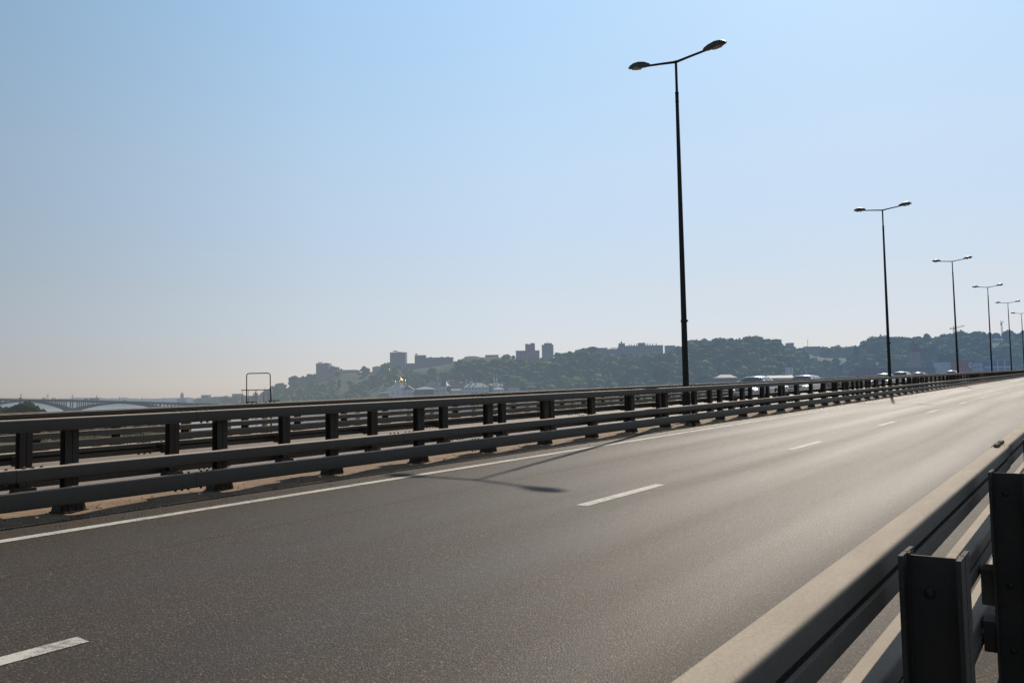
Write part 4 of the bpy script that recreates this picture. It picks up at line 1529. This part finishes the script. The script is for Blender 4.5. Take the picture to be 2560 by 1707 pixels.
# --- far left town beyond the other bridge
HF = HZ
r, w, h, wm, rm = bld('river_station', 'distant river station with a square spire tower beyond the arched bridge', 'building', 442, 461, 997, 1004, 1600, (0.17, 0.18, 0.20), dm=14, protect=False)
s_ = P(1600)
MB().box((0, 7, 12 * s_), (6.5 * s_, 5, 10 * s_)).box((0, 7, 17 * s_), (5 * s_, 4, 8 * s_)).build('tower', wm, r)
MB().lathe((0, 7, 21 * s_), [(2.0 * s_, 0), (.5 * s_, 2 * s_), (.2 * s_, 7 * s_)], 6).build('spire', wm, r)
r, w, h, wm, rm = bld('office_block', 'dark box shaped block on the far bank between the station tower and the tubular hoop', 'building', 503, 520, 988, 998, 1450, (0.10, 0.09, 0.12), dm=14, protect=False)
bld('warehouse', 'low pale warehouse below the dark box on the far bank', 'building', 491, 526, 995, 1006, 1420, (0.20, 0.20, 0.21), dm=16, protect=False)
bld('warehouse', 'low grey warehouse on the far bank right of the dark box', 'building', 522, 562, 993.5, 1006, 1410, (0.15, 0.14, 0.16), dm=16, roof='hip', yr=991, protect=False)
bld('warehouse', 'low pale roofed warehouse on the far bank left of the tubular hoop', 'building', 556, 586, 993, 1005, 1390, (0.21, 0.20, 0.20), dm=16, roof='gable', yr=991.5, protect=False)
r, w, h, wm, rm = bld('office_block', 'pale blue block on the far bank just left of the tubular hoop', 'building', 580, 601, 985, 1001, 1380, (0.22, 0.24, 0.28), dm=14, protect=False)
bld('office_block', 'low wing right of the pale blue block, behind the tubular hoop', 'building', 601, 618, 990, 1001, 1385, (0.18, 0.18, 0.21), dm=14, protect=False)
D7 = 1020
r, w, h, wm, rm = bld('church', 'dark five domed church seen through the tubular hoop', 'church', 629, 643, 990, 1004, D7, (0.07, 0.055, 0.06), dm=12, protect=False)
s_ = P(D7)
for xx, dh, rr in ((0, 9, 2.0), (-5, 4.5, 1.5), (5, 5, 1.5), (-2, 5, 1.3), (2.5, 5, 1.3)):
    dome(r, xx * s_, 5, 13.5 * s_, rr * s_, dh * s_, wm, LEAD, 1.2, 8)
r, w, h, wm, rm = bld('bell_tower', 'slim dark bell tower right of the five domed church, inside the tubular hoop', 'church', 658, 663, 984, 1004, D7, (0.07, 0.055, 0.06), dm=4, protect=False)
MB().lathe((0, 2, 20 * s_), [(2.4 * s_, 0), (1.6 * s_, 5 * s_), (.9 * s_, 6 * s_), (1.1 * s_, 8 * s_), (.3 * s_, 12 * s_), (.1 * s_, 19 * s_)], 8).build('spire', wm, r)

# ------------------------------------------------------------------ arched bridge
BRC = m_plain('bridge_concrete', (0.06, 0.066, 0.08), 0.8, 0, 0.2, 0.05, HZ * 0.5)
XB = -1000.0


def bp(p, y, xo=0.0):
    den = FW[0] + (p - 1280) / FPX * R2[0] - (y - 853.5) / FPX * U2[0]
    d = XB / den
    q = at(p, y, d)
    q.x += xo
    return q


def decky(p): return float(np.interp(p, [-200, 0, 190, 358, 510, 640, 760], [993.0, 996.0, 999.2, 1003.8, 1008.2, 1012.0, 1015.0]))


br = empty('arched_bridge', bp(188, 1023), 'long dark concrete road bridge on shallow arches across the river at the far left', 'bridge')
BR0 = Vector(br.location)


def bx(mb, ring0, ring1):
    vs = [Vector(v) - BR0 for v in ring0 + ring1]
    mb.add(vs, [(0, 1, 2, 3), (7, 6, 5, 4), (0, 4, 5, 1), (1, 5, 6, 2), (2, 6, 7, 3), (3, 7, 4, 0)])


def band(mb, a, b, ta, tb, wd=18.0):
    """slab between two points of the near face, ta and tb thick downwards"""
    f = lambda q, t: [q, q + Vector((-wd, 0, 0)), q + Vector((-wd, 0, -t)), q + Vector((0, 0, -t))]
    bx(mb, f(a, ta), f(b, tb))


mb = MB()
pp = list(range(-200, 761, 24))
for a, b in zip(pp[:-1], pp[1:]):
    band(mb, bp(a, decky(a)), bp(b, decky(b)), 2.3, 2.3)
mb.build('deck', BRC, br)
mb = MB()
for a, b in zip(pp[:-1], pp[1:]):
    q0, q1 = bp(a, decky(a)), bp(b, decky(b))
    q0.z += .9; q1.z += .9
    q0.x += .3; q1.x += .3
    band(mb, q0, q1, .25, .25, .3)
mb.build('railing', BRC, br)
piers = [-330, -72, 188, 410, 600]
for pa, pb in zip(piers[:-1], piers[1:]):
    A, B = bp(pa, 1024), bp(pb, 1024)
    A.z = B.z = ZW + 3.6
    mb = MB()
    N = 22
    prev = None
    top = []
    for i in range(N + 1):
        u = i / N
        y_ = A.y + (B.y - A.y) * u
        pm = proj((XB, y_, -5))[0]
        zc = bp(pm, decky(pm)).z - 2.35
        mid_y = (A.y + B.y) / 2
        k = 1 - (2 * u - 1) ** 2
        pmid = proj((XB, mid_y, -5))[0]
        zmid = bp(pmid, decky(pmid)).z - 1.8
        z = A.z + (zmid - A.z) * (k ** 0.9)
        q = Vector((XB, y_, z))
        th = 1.5 + 1.6 * (1 - k)
        if prev is not None:
            band(mb, prev[0] + Vector((.05, 0, 0)), q + Vector((.05, 0, 0)), prev[1], th, 18.1)
        prev = (q, th)
        top.append((y_, z, zc))
    mb.build('arch', BRC, br)
    for y_, z, zc in top[1:-1]:
        if zc - z > 0.6:
            for xo in (-1.0, -16.5):
                m2 = MB()
                m2.box(Vector((XB + xo, y_, (z + zc) / 2)) - BR0, (1.0, 0.9, zc - z + .2))
                m2.build('spandrel_column', BRC, br)
for p_ in piers:
    q = bp(p_, 1024)
    mb = MB()
    mb.box(Vector((XB - 9, q.y, ZW + 1.5)) - BR0, (22, 9, 6)).box(Vector((XB - 9, q.y, ZW + .2)) - BR0, (25, 12, 3))
    mb.build('pier', BRC, br)
LPM = m_plain('far_lamp_steel', (0.10, 0.10, 0.12), 0.5, haze=HZ)
first = None
ordn = ['leftmost', 'second', 'third', 'fourth', 'fifth', 'sixth', 'seventh', 'eighth', 'ninth', 'tenth', 'eleventh', 'twelfth', 'thirteenth', 'fourteenth', 'fifteenth', 'sixteenth']
lps = [-9, 4, 55, 68, 122, 134, 184, 197, 244, 258, 301, 316, 357, 372, 411, 426, 463, 479]
lps = [q for q in lps if q > 40]
for i, p_ in enumerate(lps):
    q = bp(p_, decky(p_))
    if first is None:
        first = empty('lamp_post', q, '', 'lamp post', 'lamp posts on the arched bridge')
        MB().lathe((0, 0, -.5), [(.24, 0), (.20, 3.5), (.15, 6.9)], 6).build('pole', LPM, first)
        mb = MB(); mb.tube([(0, 0, 6.2), (0.2, 0.9, 6.6), (.2, 1.4, 6.6)], .07, 5).lathe((0, 0, 3.3), [(.1, 0), (.36, .2), (.36, 1.2), (.1, 1.6)], 6); mb.build('lantern', LPM, first)
        o = first
    else:
        o = copy_tree(first)
    o.location = q + Vector((-2.0 if i % 2 == 0 else -16.0, 0, 0))
    o['label'] = 'thin lamp post on the arched bridge, %s from the left of the row' % ordn[i]

# traffic on it
FCP = m_plain('far_vehicle_paint', (0.10, 0.07, 0.08), 0.4, haze=HZ)
FCG = m_plain('far_vehicle_glass', (0.03, 0.035, 0.04), 0.3, haze=HZ)


def far_vehicle(kind, p_, label, L, H):
    q = bp(p_, decky(p_)) + Vector((-4.0, 0, 0.1))
    root = empty(kind, q, label, kind, None)
    mb = MB()
    if kind == 'bus':
        mb.box((0, 0, .35 + H / 2), (2.4, L, H)).box((0, 0, .4 + H), (2.2, L * .96, .18))
    else:
        mb.box((0, 0, .35 + H * .28), (1.7, L, H * .5)).box((0, -L * .03, H * .72 + .3), (1.5, L * .55, H * .45), taper=.82)
    body = mb.build('body', FCP, root); bevel(body, .12)
    mb = MB()
    if kind == 'bus': mb.box((1.22, 0, .35 + H * .66), (.04, L * .9, H * .34))
    else: mb.box((.72, -L * .03, H * .70 + .3), (.06, L * .40, H * .25))
    mb.build('side_window', FCG, root)
    for s in (-1, 1):
        MB().tube([(.6, s * L * .32, .35), (.95 if kind != 'bus' else 1.15, s * L * .32, .35)], .36, 10).build('wheel', MAT['tyre'], root)
    return root


far_vehicle('bus', 240, 'dark bus crossing the arched bridge right of its pier', 11.0, 2.5)
far_vehicle('van', 219, 'dark van just left of the bus on the arched bridge', 4.6, 2.3)
far_vehicle('sedan', 114, 'small dark car on the arched bridge, left of the pier', 4.6, 1.5)
far_vehicle('hatchback', 138, 'second small dark car on the arched bridge, nearer the pier', 4.6, 1.5)
far_vehicle('coupe', 55, 'small dark car on the crown of the leftmost arch', 4.0, 1.3)
far_vehicle('minivan', 316, 'small dark car on the crown of the right arch of the bridge', 4.2, 1.4)

# ------------------------------------------------------------------ forest
samples = []
tries = 0
while len(samples) < 1900 and tries < 20000:
    tries += 1
    p = rng.uniform(560, 2760)
    t = rng.uniform(0.015, 1.02)
    if p > 1950 and p < 2160 and t > 0.86: t = rng.uniform(.8, .95)
    dens = 1.0
    if p < 1120:
        open_ = 1.0
        g = mnoise.noise(Vector((p * .016, t * 4.0, 5.0)))
        if 0.22 < t < 0.92 and p > 640:
            dens = 0.9 if g > 0.02 else 0.13
        if t <= 0.22: dens = 0.8
        if t >= 0.86: dens = 1.0
        if p < 700 and t > .5: dens = 1.0
        if 1010 < p: dens = min(1, dens + (p - 1010) / 110.0)
    if 2306 < p < 2362 and 0.25 < t < 0.62: dens = 0.06
    if 2030 < p < 2130 and 0.62 < t < 0.82: dens = 0.15
    if 2420 < p < 2520 and 0.55 < t < .75: dens = .3
    if rng.uniform() > dens: continue
    q = hill_pt(p, t)
    d = proj(q)[2]
    big = rng.uniform(0.65, 1.5)
    hgt = 12.5 * big * (0.8 if p < 1120 else 1.0) * (0.72 if t > 0.95 else 1.0)
    r = hgt * rng.uniform(0.48, 0.70)
    yb = proj(q)[1]
    top = yb - hgt / d * FPX * 1.05
    if not hidden_ok(p, top, r / d * FPX, d): continue
    if t > .80 and p > 1140:
        room = (yb - (skyl(p) - 3.0 + 4.0 * mnoise.noise(Vector((p * .09, 0, 9))))) * d / FPX / 1.05
        if hgt > room:
            k_ = max(room, 4.0) / hgt
            hgt *= k_; r *= max(k_, .6)
    samples.append((q, r, hgt))
# shore belt
for k in range(420):
    p = rng.uniform(600, 2700)
    t = rng.uniform(0.02, 0.09)
    q = hill_pt(p, t)
    hgt = rng.uniform(4.0, 8.5); r = hgt * rng.uniform(.5, .75)
    d = proj(q)[2]
    if hidden_ok(p, proj(q)[1] - hgt / d * FPX, r / d * FPX, d):
        samples.append((q, r, hgt))
scatter('forest', samples, MAT['forest'])
# trees of the far left bank
samples = []
for k in range(150):
    p = rng.uniform(485, 720)
    y = rng.uniform(998, 1008)
    d = float(np.interp(p, [485, 560, 640, 720], [1400, 1370, 1260, 1080])) + rng.uniform(-40, 10)
    q = at(p, y, d)
    if p < 676: y = rng.uniform(1003, 1009)
    q = at(p, y, d)
    hgt = rng.uniform(2.5, 5.5) if p < 676 else rng.uniform(5, 11)
    samples.append((q, hgt * .6, hgt))
scatter('far_grove', samples, MAT['forest'])
# rough growth on the near bank
samples = []
for k in range(520):
    px_ = rng.uniform(-120, 412); py_ = rng.uniform(1061, 1110)
    q = ground(px_, py_, ZM - .4)
    hgt = rng.uniform(.8, 2.4) * (1.6 if py_ < 1068 else 1)
    samples.append((q, hgt * rng.uniform(.7, 1.3), hgt))
scatter('shrubs', samples, MAT['bush'])

# ------------------------------------------------------------------ single trees
TF, TK = MAT['tree_far'], MAT['trunk_far']
tl = [
    ('broad round crowned tree, highest on the ridge right of the first street lamp', 1893, 837, 868, 48, 925, 11),
    ('small airy tree on the skyline right of the broad crowned one', 1941, 847, 868, 26, 930, 12),
    ('pair of bushy crowns on the skyline just left of the broad crowned tree', 1800, 843, 868, 46, 935, 13),
    ('round tree on the skyline right of the first lamp pole', 1738, 854, 878, 30, 945, 14),
    ('tree on the skyline hiding the left end of the flat roofed block', 1478, 866, 893, 36, 1000, 15),
    ('smaller round tree left of the flat roofed block on the skyline', 1452, 873, 893, 24, 1005, 16),
    ('dark round tree at the right end of the chimneyed building, by the lamp pole', 1694, 864, 884, 22, 985, 17),
    ('tall dark cypress shaped tree standing in the dip of the ridge', 2142, 863, 896, 20, 900, 18),
    ('bushy tree at the left shoulder of the slope right of the dip', 2165, 854, 880, 24, 930, 19),
    ('two-tiered thin tree on the skyline just left of the second lamp pole', 2211, 842, 868, 24, 935, 20),
    ('mushroom shaped tree standing above the ridge behind the brick tower', 2319, 833, 862, 24, 930, 21),
    ('broad tree on the skyline left of the third street lamp', 2373, 833, 862, 26, 930, 22),
    ('bushy tree on the skyline left of the fourth street lamp', 2428, 831, 858, 34, 930, 23),
    ('pointed tree on the skyline directly left of the fourth lamp pole', 2460, 829, 856, 22, 928, 24),
    ('bushy tree on the skyline left of the fifth lamp pole', 2521, 826, 856, 26, 926, 25),
    ('large tree on the skyline at the right edge of the photo', 2553, 828, 862, 34, 926, 26),
    ('pale green rounded tree low on the wooded hill under the chimneyed building', 1557, 951, 985, 38, 775, 27),
    ('tall pale tree on the wooded hill beside the first lamp pole', 1655, 915, 965, 42, 800, 28),
    ('dark tree between the monastery hall and the pink roofed house', 1123, 962, 984, 14, 868, 29),
    ('dark round tree below the second tower at the edge of the grass', 976, 924, 950, 30, 1080, 30),
    ('dark upright tree on the grassy slope below the leftmost tower', 848, 946, 975, 12, 1030, 31),
    ('round dark tree on the skyline between the leftmost tower and the long low block', 844, 926, 945, 13, 1150, 32),
    ('bushy tree crowning the left end of the ridge', 735, 952, 975, 26, 1140, 33),
    ('round tree on the skyline just right of the tubular hoop', 690, 966, 985, 20, 1150, 34),
    ('pointed dark tree inside the tubular hoop, right of the bell tower', 669, 977, 1004, 10, 1015, 35),
    ('bushy dark tree at the foot of the slope right of the brick tower', 2372, 880, 925, 60, 760, 36),
]
for lb, p, yt, yb, wpx, d, sd in tl:
    make_tree('tree', lb, p, yt, yb + 2, wpx, d, TF, TK, leaves=200, leaf=.16, group=None, seed=sd)
BK = m_plain('bush_bark', (0.05, 0.04, 0.03), 0.9)
make_tree('tree', 'large bushy tree on the near bank by the left edge, before the arched bridge', 42, 1001, 1064, 92, 470, MAT['bush'], BK, blobs=14, leaves=1500, leaf=.06, seed=51, trunk=.05)
make_tree('tree', 'smaller bushy tree right of the large one on the near bank', 98, 1013, 1062, 40, 480, MAT['bush'], BK, blobs=10, leaves=900, leaf=.07, seed=52, trunk=.05)
make_tree('tree', 'bushy tree low at the very left edge on the near bank', -20, 1008, 1062, 60, 460, MAT['bush'], BK, blobs=12, leaves=900, leaf=.07, seed=53, trunk=.05)
